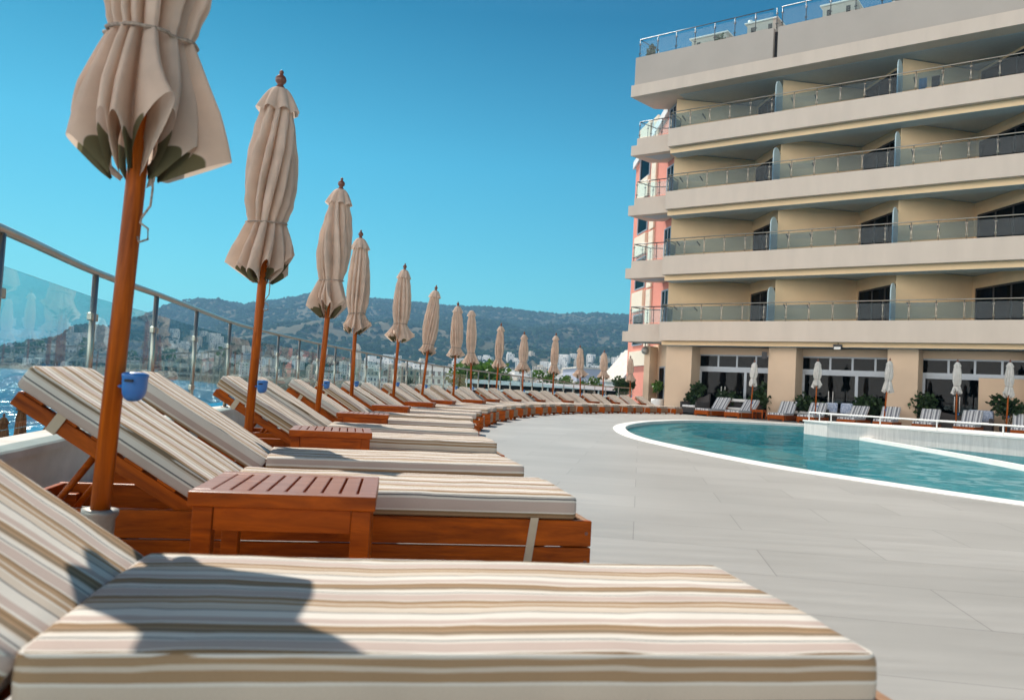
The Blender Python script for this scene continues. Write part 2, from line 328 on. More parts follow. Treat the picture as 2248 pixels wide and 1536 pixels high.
wo=nt.nodes.new('ShaderNodeOutputWorld'); bg=nt.nodes.new('ShaderNodeBackground'); sky=nt.nodes.new('ShaderNodeTexSky')
sky.sky_type='NISHITA'; sky.sun_disc=False; sky.sun_elevation=SUN_EL; sky.sun_rotation=SUN_AZ; sky.altitude=0; sky.air_density=1.0; sky.dust_density=.6; sky.ozone_density=2.0
bg.inputs['Strength'].default_value=.15
# deep teal sky towards the horizon over the sea, dimmed towards the zenith, added unseen glow behind the camera to lift the hotel front
wtc=nt.nodes.new('ShaderNodeTexCoord'); wse=nt.nodes.new('ShaderNodeSeparateXYZ'); nt.links.new(wtc.outputs['Generated'],wse.inputs[0])
wra=nt.nodes.new('ShaderNodeValToRGB'); nt.links.new(wse.outputs['Z'],wra.inputs['Fac'])
WR=[(0,(.066,.240,.226)),(.12,(.060,.234,.228)),(.26,(.038,.216,.228)),(.42,(.001,.118,.150)),(.50,(.02,.12,.155)),(.68,(.07,.10,.12)),(1,(.10,.115,.125))]
for q,(p_,c_) in enumerate(WR):
    e_=wra.color_ramp.elements[q] if q<2 and False else (wra.color_ramp.elements[0] if q==0 else wra.color_ramp.elements.new(p_) if q<len(WR)-1 else wra.color_ramp.elements[len(wra.color_ramp.elements)-1])
    e_.position=p_; e_.color=(c_[0],c_[1],c_[2],1)
tint=nt.nodes.new('ShaderNodeMixRGB'); tint.blend_type='MULTIPLY'; tint.inputs[0].default_value=1
nt.links.new(sky.outputs[0],tint.inputs[1]); nt.links.new(wra.outputs[0],tint.inputs[2])
gain=nt.nodes.new('ShaderNodeVectorMath'); gain.operation='SCALE'; gain.inputs['Scale'].default_value=2.0; nt.links.new(tint.outputs[0],gain.inputs[0])
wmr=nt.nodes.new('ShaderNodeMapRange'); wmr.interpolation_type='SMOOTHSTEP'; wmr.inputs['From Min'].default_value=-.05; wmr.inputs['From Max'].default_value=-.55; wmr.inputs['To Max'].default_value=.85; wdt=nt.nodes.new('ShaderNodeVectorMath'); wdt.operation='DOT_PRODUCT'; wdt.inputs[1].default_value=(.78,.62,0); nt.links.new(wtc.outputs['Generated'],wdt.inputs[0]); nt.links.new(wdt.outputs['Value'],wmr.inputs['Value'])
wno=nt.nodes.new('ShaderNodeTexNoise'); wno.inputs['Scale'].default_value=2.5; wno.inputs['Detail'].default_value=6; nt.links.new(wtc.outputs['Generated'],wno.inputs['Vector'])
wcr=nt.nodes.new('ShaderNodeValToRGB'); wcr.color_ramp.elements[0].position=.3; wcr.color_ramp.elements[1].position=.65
wcr.color_ramp.elements[0].color=(FILL_GLOW[0]*.75,FILL_GLOW[1]*.8,FILL_GLOW[2]*.85,1); wcr.color_ramp.elements[1].color=(FILL_GLOW[0],FILL_GLOW[1],FILL_GLOW[2],1); nt.links.new(wno.outputs['Fac'],wcr.inputs['Fac'])
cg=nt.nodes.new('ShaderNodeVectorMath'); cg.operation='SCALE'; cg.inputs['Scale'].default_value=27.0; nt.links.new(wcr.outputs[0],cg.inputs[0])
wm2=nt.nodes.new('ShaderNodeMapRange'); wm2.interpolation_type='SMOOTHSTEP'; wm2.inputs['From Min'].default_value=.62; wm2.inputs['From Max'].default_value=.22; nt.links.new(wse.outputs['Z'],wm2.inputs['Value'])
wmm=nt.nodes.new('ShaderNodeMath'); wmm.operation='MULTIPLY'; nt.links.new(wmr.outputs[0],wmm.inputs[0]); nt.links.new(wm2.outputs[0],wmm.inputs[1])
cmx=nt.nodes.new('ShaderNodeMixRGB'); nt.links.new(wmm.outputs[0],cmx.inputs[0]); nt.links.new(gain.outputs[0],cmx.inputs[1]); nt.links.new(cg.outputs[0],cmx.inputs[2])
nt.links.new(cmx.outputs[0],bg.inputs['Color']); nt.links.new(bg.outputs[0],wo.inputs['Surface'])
SC.view_settings.view_transform='Standard'; SC.view_settings.look='None'; SC.view_settings.exposure=.48; SC.view_settings.gamma=1
SC.cycles.use_denoising=True; SC.cycles.max_bounces=10; SC.cycles.transparent_max_bounces=24; SC.cycles.caustics_reflective=False; SC.cycles.caustics_refractive=False

# ------------------------------------------------------------------ sun lounger
SEAT_L=1.335; BACK_L=.76; WID=.66; TH=.085; FR_TOP=.237; REC=R(32)
def cushion(x0,x1,wid=WID,th=TH,seed=0):
    """padded striped cushion: rounded section swept along x, uv.y = distance across the cloth"""
    rn=random.Random(seed); mb=MB(); mb.uv=[]
    r=.013; hw=wid/2
    sec=[]   # (y,z,p) from bottom centre round the right side, top, left side
    def add(y,z):
        if sec: p=sec[-1][2]+math.hypot(y-sec[-1][0],z-sec[-1][1])
        else: p=0
        sec.append((y,z,p))
    add(-hw*.5,0); add(-hw+r,0)
    for k in range(1,4): a=R(-90-30*k); add(-hw+r+r*math.cos(a),r+r*math.sin(a))
    add(-hw-.003,th*.5)
    for k in range(0,4): a=R(180-30*k); add(-hw+r+r*math.cos(a),th-r+r*math.sin(a))
    for q in (-.8,-.6,-.4,-.2,0,.2,.4,.6,.8): add(hw*q,th)
    for k in range(0,4): a=R(90-30*k); add(hw-r+r*math.cos(a),th-r+r*math.sin(a))
    add(hw+.003,th*.5)
    for k in range(0,4): a=R(-30*k); add(hw-r+r*math.cos(a),r+r*math.sin(a))
    add(hw*.5,0)
    L=x1-x0; xs=[0,.004,.014]+[.05+(L-.1)*i/22 for i in range(23)]+[L-.014,L-.004,L]
    n=len(sec)
    for i,x in enumerate(xs):
        e=min(x,L-x); sh=1 if e>.013 else (1-(1-e/.014)**2*.16)
        for (y,z,p) in sec:
            puff=0
            if z>th*.7: puff=.007*math.cos(y/hw*1.5)+.0065*noise.noise(Vector((x*3.1+seed*5,y*4,seed)))+.003*noise.noise(Vector((x*11+seed,y*12,seed*3)))
            yy=y*(1-(1-sh)*.25)+ (.003*noise.noise(Vector((x*7,seed,z*9))) if abs(y)>hw*.9 else 0)
            zz=th/2+(z-th/2)*sh+puff*sh
            mb.v.append((x0+x,yy,zz)); mb.uv.append((x0+x+seed*.7,p+.133+seed*.031))
    for i in range(len(xs)-1):
        for k in range(n-1):
            mb.f.append([i*n+k,(i+1)*n+k,(i+1)*n+k+1,i*n+k+1]); mb.m.append(0); mb.sm.append(True)
        mb.f.append([i*n+n-1,(i+1)*n+n-1,(i+1)*n,i*n]); mb.m.append(0); mb.sm.append(True)
    # end caps: strips matching top and bottom
    for i,flip in ((0,False),(len(xs)-1,True)):
        base=len(mb.v); idx=list(range(i*n,i*n+n))
        for q in idx:
            v=mb.v[q]; mb.v.append(v); mb.uv.append((mb.uv[q][0],.17+v[1]+v[2]*.02))
        f=[base+q for q in range(n)]
        mb.f.append(f if not flip else f[::-1]); mb.m.append(0); mb.sm.append(False)
    return mb
def flip_ok(o): return o
def make_lounger(cmat,label,seed=0,endmat='teak_end'):
    t=empty('sun_lounger',(0,0,0)); tag(t,label,'sun lounger')
    wd=M['teak']; hw=WID/2+.012; x0,x1=-.72,SEAT_L+.06
    for s in (-1,1):
        mb=MB()
        for z0,z1 in ((.042,.136),(.141,.237)):
            mb.box(x0+.03,x1-.002,*(sorted((s*(hw-.026),s*hw))),z0,z1)
        bevel(mb.build('side_panel',wd,t))
    for xa,xb in ((x0+.03,x0+.056),(x1-.03,x1-.004)):
        mb=MB(); mb.box(xa,xb,-hw+.027,hw-.027,.075,.155); mb.box(xa,xb,-hw+.027,hw-.027,.159,.236)
        bevel(mb.build('end_panel',M[endmat] if xa>0 else wd,t))
    for x in (x0+.06,x1-.1):
        for s in (-1,1):
            mb=MB(); mb.box(x,x+.062,*(sorted((s*(hw-.089),s*(hw-.0275)))),0,.20); bevel(mb.build('leg',wd,t))
    mb=MB()
    for i in range(11):
        xx=.03+i*.118; mb.box(xx,xx+.085,-hw+.03,hw-.03,.205,.228)
    bevel(mb.build('slat_base',wd,t),.003)
    # floor of the frame under the raised back
    mb=MB(); mb.box(-.6,-.56,-hw+.028,hw-.028,.10,.14); mb.box(-.3,-.26,-hw+.028,hw-.028,.10,.14)
    mb.build('cross_rail',wd,t)
    # reclining back frame
    bf=MB()
    for s in (-1,1): bf.box(-.745,-.01,*(sorted((s*(hw-.075),s*(hw-.035)))),-.062,-.012)
    for i in range(6): xx=-.73+i*.132; bf.box(xx,xx+.075,-hw+.036,hw-.036,-.0115,.0)
    bf.box(-.745,-.71,-hw+.0755,hw-.0755,-.06,-.012)
    b=bf.build('back_frame',wd,t,(0,0,FR_TOP),(0,REC,0)); bevel(b,.003)
    # prop strut
    a=Vector((-.45*math.cos(REC),0,FR_TOP-.03+.45*math.sin(REC))); e=Vector((-.60,0,.125))
    ps=MB()
    for s in (-1,1): ps.tube([a+Vector((0,s*.2,0)),e+Vector((0,s*.2,0))],.013,8)
    ps.tube([a+Vector((0,-.22,0)),a+Vector((0,.22,0))],.010,8)
    ps.build('prop_strut',M['teak'],t)
    c1=cushion(.036,SEAT_L,seed=seed).build('seat_cushion',cmat,t,(0,0,FR_TOP+.001))
    c2=cushion(-BACK_L,-.004,seed=seed+1).build('back_cushion',cmat,t,(0,0,FR_TOP+.001),(0,REC,0))
    for cu,xa,xb in ((c1,.036,SEAT_L),(c2,-BACK_L,-.004)):
        hy=WID/2-.005; a_,b_=xa+.005,xb-.005; rr_=.02; lp=[]
        for cx_,cy_,a0 in ((b_-rr_,hy-rr_,0),(a_+rr_,hy-rr_,90),(a_+rr_,-hy+rr_,180),(b_-rr_,-hy+rr_,270)):
            for q in range(4): an=R(a0+30*q); lp.append((cx_+rr_*math.cos(an),cy_+rr_*math.sin(an),TH-.0045))
        full=[]
        for p_,q_ in zip(lp,lp[1:]+lp[:1]):
            n_=max(1,int(math.hypot(q_[0]-p_[0],q_[1]-p_[1])/.06))
            for k_ in range(n_):
                f_=k_/n_; x_=p_[0]+(q_[0]-p_[0])*f_; y_=p_[1]+(q_[1]-p_[1])*f_
                full.append((x_,y_,p_[2]+.0015*noise.noise(Vector((x_*6,y_*6,seed)))))
        MB().tube(full,.0042,6,closed=True).build('piping',cmat,cu)
    for s in (-1,1):
        for zz in (.085,.19):
            MB().tube([(x1-.022,s*(hw-.002),zz),(x1-.022,s*(hw+.0012),zz)],.007,10).build('screw_plug',M['finial'],t)
    # straps holding the cushions
    for s in (-1,1):
        st=MB(); y=s*(hw+.004)
        st.face([(1.13,y,.04),(1.16,y,.04),(1.185,y,FR_TOP+.008),(1.155,y,FR_TOP+.008)])
        st.face([(1.13,y-s*.003,.04),(1.155,y-s*.003,FR_TOP+.008),(1.185,y-s*.003,FR_TOP+.008),(1.16,y-s*.003,.04)])
        st.build('strap',M['strap'],t)
    for s in (-1,1):
        st=MB(); y=s*(hw-.028)
        st.box(-.60,-.565,*(sorted((y,y-s*.003))),-.068,.006)
        st.box(-.60,-.565,*(sorted((y-s*.0031,y-s*.05))),-.066,-.0635)
        st.build('strap',M['strap'],t,(0,0,FR_TOP),(0,REC,0))
    return t
ROW=[(.622,1.343,9),(.278,3.13,10.5),(.10,4.3,13),(-.07,5.98,9),(-.25,7.2,8),(-.36,8.84,6),(-.44,10.3,4),(-.47,12.0,2),(-.46,13.45,0),(-.384,15.08,-3),
(-.306,16.19,-5),(-.123,17.75,-7),(.063,18.97,-9),(.311,20.76,-11),(.531,21.85,-13),(.92,23.48,-15),(1.221,24.6,-17),(1.636,26.03,-20),(1.93,26.76,-22),(2.48,28.02,-24),(2.852,28.68,-26),(3.46,30.1,-28),(3.90,31.0,-30),(4.58,32.05,-32),(4.97,32.47,-34),(5.75,33.78,-36),(6.35,34.58,-37),(7.16,35.5,-38)]
ORD=['nearest','second','third','fourth','fifth','sixth','seventh','eighth','ninth','tenth','eleventh','twelfth','thirteenth','farthest']
loungers=[]
def put_lounger(proto,first,x,y,h,label,group,rec=None):
    o=proto if first else copy_tree(proto)
    hr=R(h); c,s=math.cos(hr),math.sin(hr)
    # (x,y): near right foot corner of the seat cushion
    lx,ly=SEAT_L,-WID/2
    o.location=(x-(c*lx-s*ly),y-(s*lx+c*ly),0); o.rotation_euler=(0,0,hr)
    tag(o,label,'sun lounger',group)
    if rec is not None:
        for ch in o.children:
            if ch.rotation_euler[1]!=0: ch.rotation_euler=(0,R(rec),0)
    return o
protos=[make_lounger(M['stripe'],'beige striped lounger',sd) for sd in (0,11,23)]
used=set()
for i,(x,y,h) in enumerate(ROW):
    k=i//2; side='near' if i%2==0 else 'far'
    pi=[0,1,2][i%3]
    if i==0: lab='beige striped sun lounger filling the foreground, with a parasol shadow on its seat'
    else: lab='striped sun lounger on the %s side of the %s parasol along the fence'%(side,ORD[k]+('' if k in(0,13) else ' nearest'))
    rec=[32,32,31.5,31,31,30.5,32,31,30,31][i%10]
    if i==0: rec=33
    put_lounger(protos[pi],pi not in used,x,y,h,lab,'sun loungers in a curved row along the glass fence',rec); used.add(pi)

# ------------------------------------------------------------------ side tables
def make_table():
    t=empty('side_table',(0,0,0)); S=.25; H=.40
    mb=MB()
    for s in (-1,1):
        mb.box(-S,S,*(sorted((s*S,s*(S-.055)))),H-.04,H); mb.m[-5]=1
        mb.box(*(sorted((s*S,s*(S-.05)))),-S+.0551,S-.0551,H-.04,H); mb.m[-5]=1
    for i in range(8):
        xx=-.197+i*.0497; mb.box(xx,xx+.0425,-S+.0556,S-.0556,H-.03,H-.001); mb.m[-5]=1
    bevel(mb.build('tabletop',[M['teak'],M['teak_top']],t),.003)
    for sx in (-1,1):
        for sy in (-1,1):
            mb=MB(); mb.box(*(sorted((sx*(S-.012),sx*(S-.065)))),*(sorted((sy*(S-.012),sy*(S-.065)))),0,H-.041); bevel(mb.build('leg',M['teak'],t),.003)
    mb=MB()
    for s in (-1,1):
        mb.box(-S+.067,S-.067,*(sorted((s*(S-.018),s*(S-.038)))),H-.105,H-.042)
        mb.box(*(sorted((s*(S-.018),s*(S-.038)))),-S+.067,S-.067,H-.105,H-.042)
    mb.build('apron',M['teak'],t)
    return t
TAB=[(-.636,2.50,8),(-1.129,5.3,11.0),(-1.443,8.213,7.0),(-1.626,11.419,3.0),(-1.572,14.625,-1.5),(-1.409,17.427,-6.0),(-.855,20.384,-10.0),(-.559,23.325,-14.0),(.084,26.113,-18.5),(.938,28.282,-23.0),(2.068,30.299,-27.0),(3.257,32.501,-31.0),(4.295,34.255,-35.0),(5.703,36.195,-37.5)]
pt=make_table()
for i,(x,y,h) in enumerate(TAB):
    o=pt if i==0 else copy_tree(pt)
    o.location=(x,y,0); o.rotation_euler=(0,0,R(h))
    tag(o,'small slatted teak side table standing in front of the %s parasol along the fence'%(ORD[i]+('' if i in(0,13) else ' nearest')),'side table','slatted side tables between the loungers')

# ------------------------------------------------------------------ parasols
def canopy_fn(seed, tiez, flare, twist, hemz, topz, curl=1):
    rn=random.Random(seed); NL=13
    wd=[rn.uniform(.7,1.45) for _ in range(NL)]; tot=sum(wd); bnd=[0]
    for w in wd: bnd.append(bnd[-1]+w/tot*2*math.pi)
    amp=[rn.uniform(.86,1.16) for _ in range(NL)]; lift=[rn.uniform(.35,1.25) for _ in range(NL)]; sk=[rn.uniform(.10,.34)*(1 if rn.random()<.75 else -1) for _ in range(NL)]; ph=rn.uniform(0,6)
    bend=[rn.uniform(-.3,.3) for _ in range(NL)]; ins=[rn.uniform(.75,1.1) for _ in range(NL)]
    def prof(v):  # v 0 at top .. 1 at tie
        pts=[(0,.026),(.06,.064),(.15,.096),(.3,.122),(.5,.143),(.7,.150),(.85,.140),(.95,.118),(1,.106)]
        for (a,b),(c,d) in zip(pts,pts[1:]):
            if v<=c:
                q=(v-a)/(c-a); q=q*q*(3-2*q); return b+(d-b)*q
        return pts[-1][1]
    def fn(a, s):
        """a angle, s 0..1 upper part, 1..2 skirt"""
        if s<=1:
            z=topz+(tiez-topz)*s; base=prof(s); tw=twist*s; dep=.22+.40*math.sin(min(1,s*1.25)*math.pi*.5)-.18*max(0,(s-.85)/.15); q=0
        else:
            q=s-1; base=.106+flare*(q**.8); tw=twist+twist*.25*q; dep=.44+.34*q**.7; z=tiez+(hemz-tiez)*q
        al=(a+tw+ph)%(2*math.pi); lobe=0
        while lobe<NL-1 and al>bnd[lobe+1]: lobe+=1
        loc=(al-bnd[lobe])/(bnd[lobe+1]-bnd[lobe]); wl_=bnd[lobe+1]-bnd[lobe]
        m=max(0,math.sin(math.pi*loc))**.55
        am=1+(amp[lobe]-1)*m*(.7+.8*q)
        r=base*(1-dep*ins[lobe]*(1-m)-.04+.10*m)*am
        r*=1+.045*noise.noise(Vector((math.cos(a)*2.6+seed,math.sin(a)*2.6,z*2.6)))*1.4+.04*noise.noise(Vector((math.cos(a)*9+seed,math.sin(a)*9,z*2.0)))*m
        a2=a+sk[lobe]*m*(.55+.45*min(1,s))*(1-.35*q)
        if q>0: z+=(.165*lift[lobe]*(m**1.3)-.012*(1-m))*q**1.6; a2+=bend[lobe]*q*m*.8; r*=1-curl*(.10+.16*(1-m))*max(0,q-.55)/.45
        return (r*math.cos(a2),r*math.sin(a2),z), m, lobe, loc
    return fn
def canopy_mesh(fn,na,nu,ns):
    mb=MB(); rows=[i/nu for i in range(nu+1)]+[1+(i+1)/ns for i in range(ns)]
    for s in rows:
        for k in range(na): mb.v.append(fn(2*math.pi*k/na,s)[0])
    for i in range(len(rows)-1):
        for k in range(na):
            k2=(k+1)%na; mb.f.append([i*na+k,(i+1)*na+k,(i+1)*na+k2,i*na+k2]); mb.sm.append(True)
            mb.m.append(0)
    mb.pk=[]
    for s in rows:
        for k in range(na):
            v=-.2
            if s>1.5:
                _,m_,lb,lc=fn(2*math.pi*k/na,s); q=(s-1.76)/.24; c=min(lc,1-lc); rb=lb if lc<.5 else (lb+1)%13
                if rb in (0,2,4,5,7,9,10,12): v=.21*math.sin(max(-.5,min(1,q*1.2))*math.pi/2)-c
            mb.pk.append(v)
    return mb
    return mb
def make_parasol(label,seed,top=2.60,tiez=1.67,hemz=1.29,flare=.095,twist=.5,detail=2,finial=True,cmat=None,cord=False,pole_r=.027,group=None,cname='canopy'):
    cm=cmat or M['canvas']
    t=empty('folded_parasol',(0,0,0)); tag(t,label,'parasol',group)
    MB().tube([(0,0,.03),(0,0,1.0),(0,0,top-.02)],pole_r,14).build('pole',M['teak_pole'],t)
    if detail>0:
        MB().lathe([(.16,0),(.20,.008),(.20,.03),(.19,.036),(.042,.0365)],seg=20).build('base_plate',M['galv'],t)
        MB().lathe([(.041,.03),(.041,.30),(.048,.312),(.048,.325),(.031,.326)],seg=16).build('pole_sleeve',M['galv'],t)
    topz=top-.035
    fn=canopy_fn(seed,tiez,flare,twist,hemz,topz,1 if detail==2 else -.25)
    na,nu,ns={2:(360,50,44),1:(150,28,16),0:(88,16,9)}[detail]
    cmb=canopy_mesh(fn,na,nu,ns); co=cmb.build(cname,cm,t); at=co.data.attributes.new('pocket','FLOAT','POINT'); at.data.foreach_set('value',cmb.pk)
    # vent flap on top
    rn=random.Random(seed+3); off=rn.uniform(0,6); mb=MB(); nr=8; nk=96 if detail==2 else 64
    for i in range(nr+1):
        q=i/nr; 
        for k in range(nk):
            a=2*math.pi*k/nk; m=abs(math.sin(4*a+off))**.8
            r=(.024+.088*q**.62)*(1+ (m-.6)*.32*q)+.012*q*q*(1+.5*math.sin(3*a+off)); z=top-.005-.165*q**1.5+.028*q*q*(m-.5)
            mb.v.append((r*math.cos(a),r*math.sin(a),z))
    for i in range(nr):
        for k in range(nk):
            k2=(k+1)%nk; mb.f.append([i*nk+k,(i+1)*nk+k,(i+1)*nk+k2,i*nk+k2]); mb.m.append(0); mb.sm.append(True)
    mb.build('vent_flap',cm,t)
    if finial:
        MB().lathe([(.026,top-.012),(.028,top+.004),(.019,top+.012),(.020,top+.020),(.033,top+.036),(.036,top+.052),(.030,top+.068),(.016,top+.080),(.012,top+.088),(.015,top+.098),(.011,top+.108),(.004,top+.112)],seg=16).build('finial',M['finial'],t)
    # tie cord
    pts=[]; nn=48 if detail==2 else 28
    for k in range(nn):
        a=2*math.pi*k/nn
        r=max(math.hypot(*fn(a+d,1)[0][:2]) for d in (-.4,-.3,-.2,-.1,0,.1,.2,.3,.4))*1.0+.004
        pts.append((r*math.cos(a),r*math.sin(a),tiez+.012*math.sin(a+seed)))
    MB().tube(pts,.0052 if detail==2 else .006,6,closed=True).build('tie_cord',M['cord'],t)
    if cord:
        x=.055; MB().tube([(x*.8,-.01,hemz+.06),(x,-.012,hemz-.02),(x*.98,-.012,hemz-.07),(x*.6,-.012,hemz-.105),(x*.55,-.012,hemz-.12),(x*1.0,-.014,hemz-.135),(x*1.05,-.014,hemz-.165),(x*.6,-.014,hemz-.175),(x*.5,-.012,hemz-.16)],.0032,6).build('pull_cord',M['cord'],t)
    return t
UMB=[(-1.129,2.30,2.66,.07),(-1.63,5.156,2.668,.053),(-1.909,8.155,2.742,.092),(-2.186,11.39,2.82,-.012),(-2.081,14.638,2.861,.07),(-1.896,17.479,2.851,.174),(-1.396,20.479,2.824,-.015),(-1.083,23.456,2.903,-.114),(-.448,26.291,2.821,.05),(.45,28.489,2.739,-.042),(1.587,30.544,2.898,.025),(2.845,32.748,2.616,-.108),(3.919,34.519,2.561,-.026),(5.37,36.451,2.484,-.073)]
HEM=[-.05,.0,.02,.05,.13,.03,.1,.0,.0,.0,.02,-.03,0,-.05]; TIE=[0,.02,.04,-.02,.1,-.10,.0,.02,0,0,.03,0,0,0]
FLR=[.11,.095,.095,.085,.12,.06,.095,.14,.13,.13,.10,.16,.12,.11]; TW=[.15,.9,.7,.35,.3,.9,.5,.35,.5,.3,.4,.6,.3,.4]
def make_ashtray():
    mb=MB(); n=14; prof=[(.0,-.052),(.018,-.050),(.032,-.042),(.040,-.028),(.044,-.008),(.045,.022),(.047,.030),(.047,.038),(.030,.043),(.0,.044)]
    b=0
    for r,z in prof:
        for k in range(n+1):
            a=math.pi*k/n-math.pi/2; mb.v.append((max(r,.0005)*math.cos(a)*1.0,max(r,.0005)*math.sin(a),z))
    for i in range(len(prof)-1):
        for k in range(n):
            mb.f.append([i*(n+1)+k,i*(n+1)+k+1,(i+1)*(n+1)+k+1,(i+1)*(n+1)+k]); mb.m.append(0); mb.sm.append(True)
        mb.f.append([i*(n+1),(i+1)*(n+1),(i+1)*(n+1)+n,i*(n+1)+n]); mb.m.append(0); mb.sm.append(False)
    t=empty('pole_ashtray',(0,0,0)); t.scale=(.86,.86,.86)
    mb.build('cup',M['blue'],t)
    MB().box(.012,.045,-.0475,-.040,.012,.020).build('slot',M['dark'],t)
    MB().tube([(-.056+.0285*math.cos(2*math.pi*k/20),.0285*math.sin(2*math.pi*k/20),-.004) for k in range(20)],.006,6,closed=True).build('clamp_ring',M['blue'],t)
    return t
ash=make_ashtray(); ash_used=False
for i,(x,y,zt,lean) in enumerate(UMB):
    nf=(i==7)
    top=zt-.11 if not nf else zt
    lab='folded beige parasol with blue ashtray, %s along the glass fence'%(ORD[i] if i in(0,13) else ORD[i]+' from the camera')
    if i==0: lab='nearest folded beige parasol, its top cut off by the picture edge'
    if nf: lab='folded beige parasol with a bare rounded top and no wooden finial'
    t=make_parasol(lab,seed=31+i*7,top=top,tiez=1.66+TIE[i],hemz=1.30+HEM[i],flare=FLR[i],twist=TW[i]*(1 if i%2 else -1),detail=2 if i<3 else (1 if i<7 else 0),finial=not nf,cord=i<2,group='folded parasols along the glass fence')
    t.location=(x,y,0); t.rotation_euler=(0,math.atan2(lean,zt-.45),R(0))
    o=ash if i==0 else copy_tree(ash)
    f=(.685)/(zt-.45); lx=(lean/(zt-.45))*.69
    dz=[0,-.02,-.01,0,.02,.0,0,0,-.02,0,0,0,0,0][i]
    o.location=(x+lx+.056+.0,y-.008,.672+dz); o.rotation_euler=(0,0,R(-22))
    tag(o,'blue plastic ashtray cup clipped to the pole of the %s parasol'%(ORD[i]+('' if i in(0,13) else ' nearest')),'ashtray','blue ashtrays on the parasol poles')

# ------------------------------------------------------------------ deck, curb, pool
def catmull(P,n=8,closed=True):
    out=[]; N_=len(P)
    for i in range(N_ if closed else N_-1):
        p0,p1,p2,p3=[Vector(P[(i+k)%N_] if closed else P[min(max(i+k,0),N_-1)]) for k in (-1,0,1,2)]
        for j in range(n):
            t=j/n; out.append(.5*((2*p1)+(-p0+p2)*t+(2*p0-5*p1+4*p2-p3)*t*t+(-p0+3*p1-3*p2+p3)*t**3))
    if not closed: out.append(Vector(P[-1]))
    return out
POOL=[(2.12,16.3),(2.06,14.05),(2.30,12.05),(2.66,10.24),(3.0,9.03),(3.50,7.9),(4.18,6.63),(5.3,5.1),(7.2,3.6),(11,2.9),(16,5),(19,11),(20,18),(18.5,24),(15,28),(11.4,29.6),(8.4,29.2),(6.07,27.5),(4.15,24.1),(3.05,21.2),(2.42,18.7)]
outer=[Vector((p.x,p.y)) for p in catmull([(a,b,0) for a,b in POOL],8)]
def offset(poly,d):
    n=len(poly); out=[]
    for i in range(n):
        t=(poly[(i+1)%n]-poly[i-1]).normalized(); nr=Vector((-t.y,t.x))    # left of travel = inside (counter-clockwise)
        dd=d[i] if isinstance(d,list) else d
        out.append(poly[i]+nr*dd)
    return out
area=sum(outer[i-1].x*outer[i].y-outer[i].x*outer[i-1].y for i in range(len(outer)))
if area<0: outer.reverse()
inner=offset(outer,.27)
tip=Vector((2.12,16.6)); tg=[math.exp(-((p-tip).length/6.0)**2) for p in outer]
s0=offset(outer,[.27+.26+1.0*g for g in tg]); s1=offset(outer,[.27+.34+1.9*g for g in tg]); s2=offset(outer,[.27+.42+2.9*g for g in tg])
def ringmesh(name,a,za,b,zb,mat,ra=None):
    mb=MB(); n=len(a)
    for p in a: mb.v.append((p.x,p.y,za))
    for p in b: mb.v.append((p.x,p.y,zb))
    for i in range(n): j=(i+1)%n; mb.f.append([i,j,n+j,n+i]); mb.m.append(0); mb.sm.append(False)
    return mb
WZ=-.07
# coping: rounded rim, a real step above the deck
mb=MB(); n=len(outer); prof=[(0,-.05),(0,.008),(.010,.016),(.255,.016),(.27,.006),(.27,-.32)]
loops=[offset(outer,d) if d else outer for d,_ in prof]
for (d,z),lp in zip(prof,loops):
    for p in lp: mb.v.append((p.x,p.y,z))
for i in range(len(prof)-1):
    for k in range(n):
        k2=(k+1)%n; mb.f.append([i*n+k,i*n+k2,(i+1)*n+k2,(i+1)*n+k]); mb.m.append(0); mb.sm.append(False)
tag(mb.build('pool_coping',M['coping']),kind='structure')
# basin: ledge, curved steps at the tip, floor
mb=MB()
seq=[(inner,-.118,0),(s0,-.118,0),(s0,-.19,0),(s1,-.19,0),(s1,-.27,0),(s2,-.27,0),(s2,-.75,1)]
for lp,z,_ in seq:
    for p in lp: mb.v.append((p.x,p.y,z))
for i in range(len(seq)-1):
    for k in range(n):
        k2=(k+1)%n; mb.f.append([i*n+k,i*n+k2,(i+1)*n+k2,(i+1)*n+k]); mb.m.append(seq[i+1][2]); mb.sm.append(False)
mb.f.append([(len(seq)-1)*n+k for k in range(n)]); mb.m.append(1); mb.sm.append(False)
tag(mb.build('pool_basin',[M['poolstone'],M['pooltile']]),kind='structure')
def fill(name,loops,z,mat):
    bm=bmesh.new(); es=[]
    for lp in loops:
        vs=[bm.verts.new((p[0],p[1],z)) for p in lp]
        for i in range(len(vs)): es.append(bm.edges.new((vs[i],vs[(i+1)%len(vs)])))
    bmesh.ops.triangle_fill(bm,use_beauty=True,use_dissolve=False,edges=es,normal=(0,0,1))
    for f in bm.faces:
        if f.normal.z<0: f.normal_flip()
    me=bpy.data.meshes.new(name); bm.to_mesh(me); bm.free(); me.materials.append(mat); return link(name,me)
fence=[(-2.2,2.35),(-2.45,3.87),(-2.80,5.45),(-2.98,6.81),(-3.19,8.24),(-3.43,9.93),(-3.52,11.23),(-3.53,12.38),(-3.51,13.54),(-3.46,14.68),(-3.39,15.79),(-3.30,16.87),(-3.17,17.94),(-3.02,18.98),(-2.86,20.05),(-2.69,21.22),(-2.47,22.36),(-2.24,23.36),(-1.99,24.38),(-1.72,25.39),(-1.40,26.45),(-1.07,27.4),(-.74,28.27),(-.36,29.15),(.0,29.92),(.41,30.75),(.85,31.68),(1.29,32.53),(1.77,33.34),(2.22,34.0),(2.68,34.65),(3.2,35.4),(3.73,36.17),(4.3,36.9),(4.97,37.6),(5.7,38.4)]
fence=[(-1.2,-1.2),(-1.72,.55)]+fence
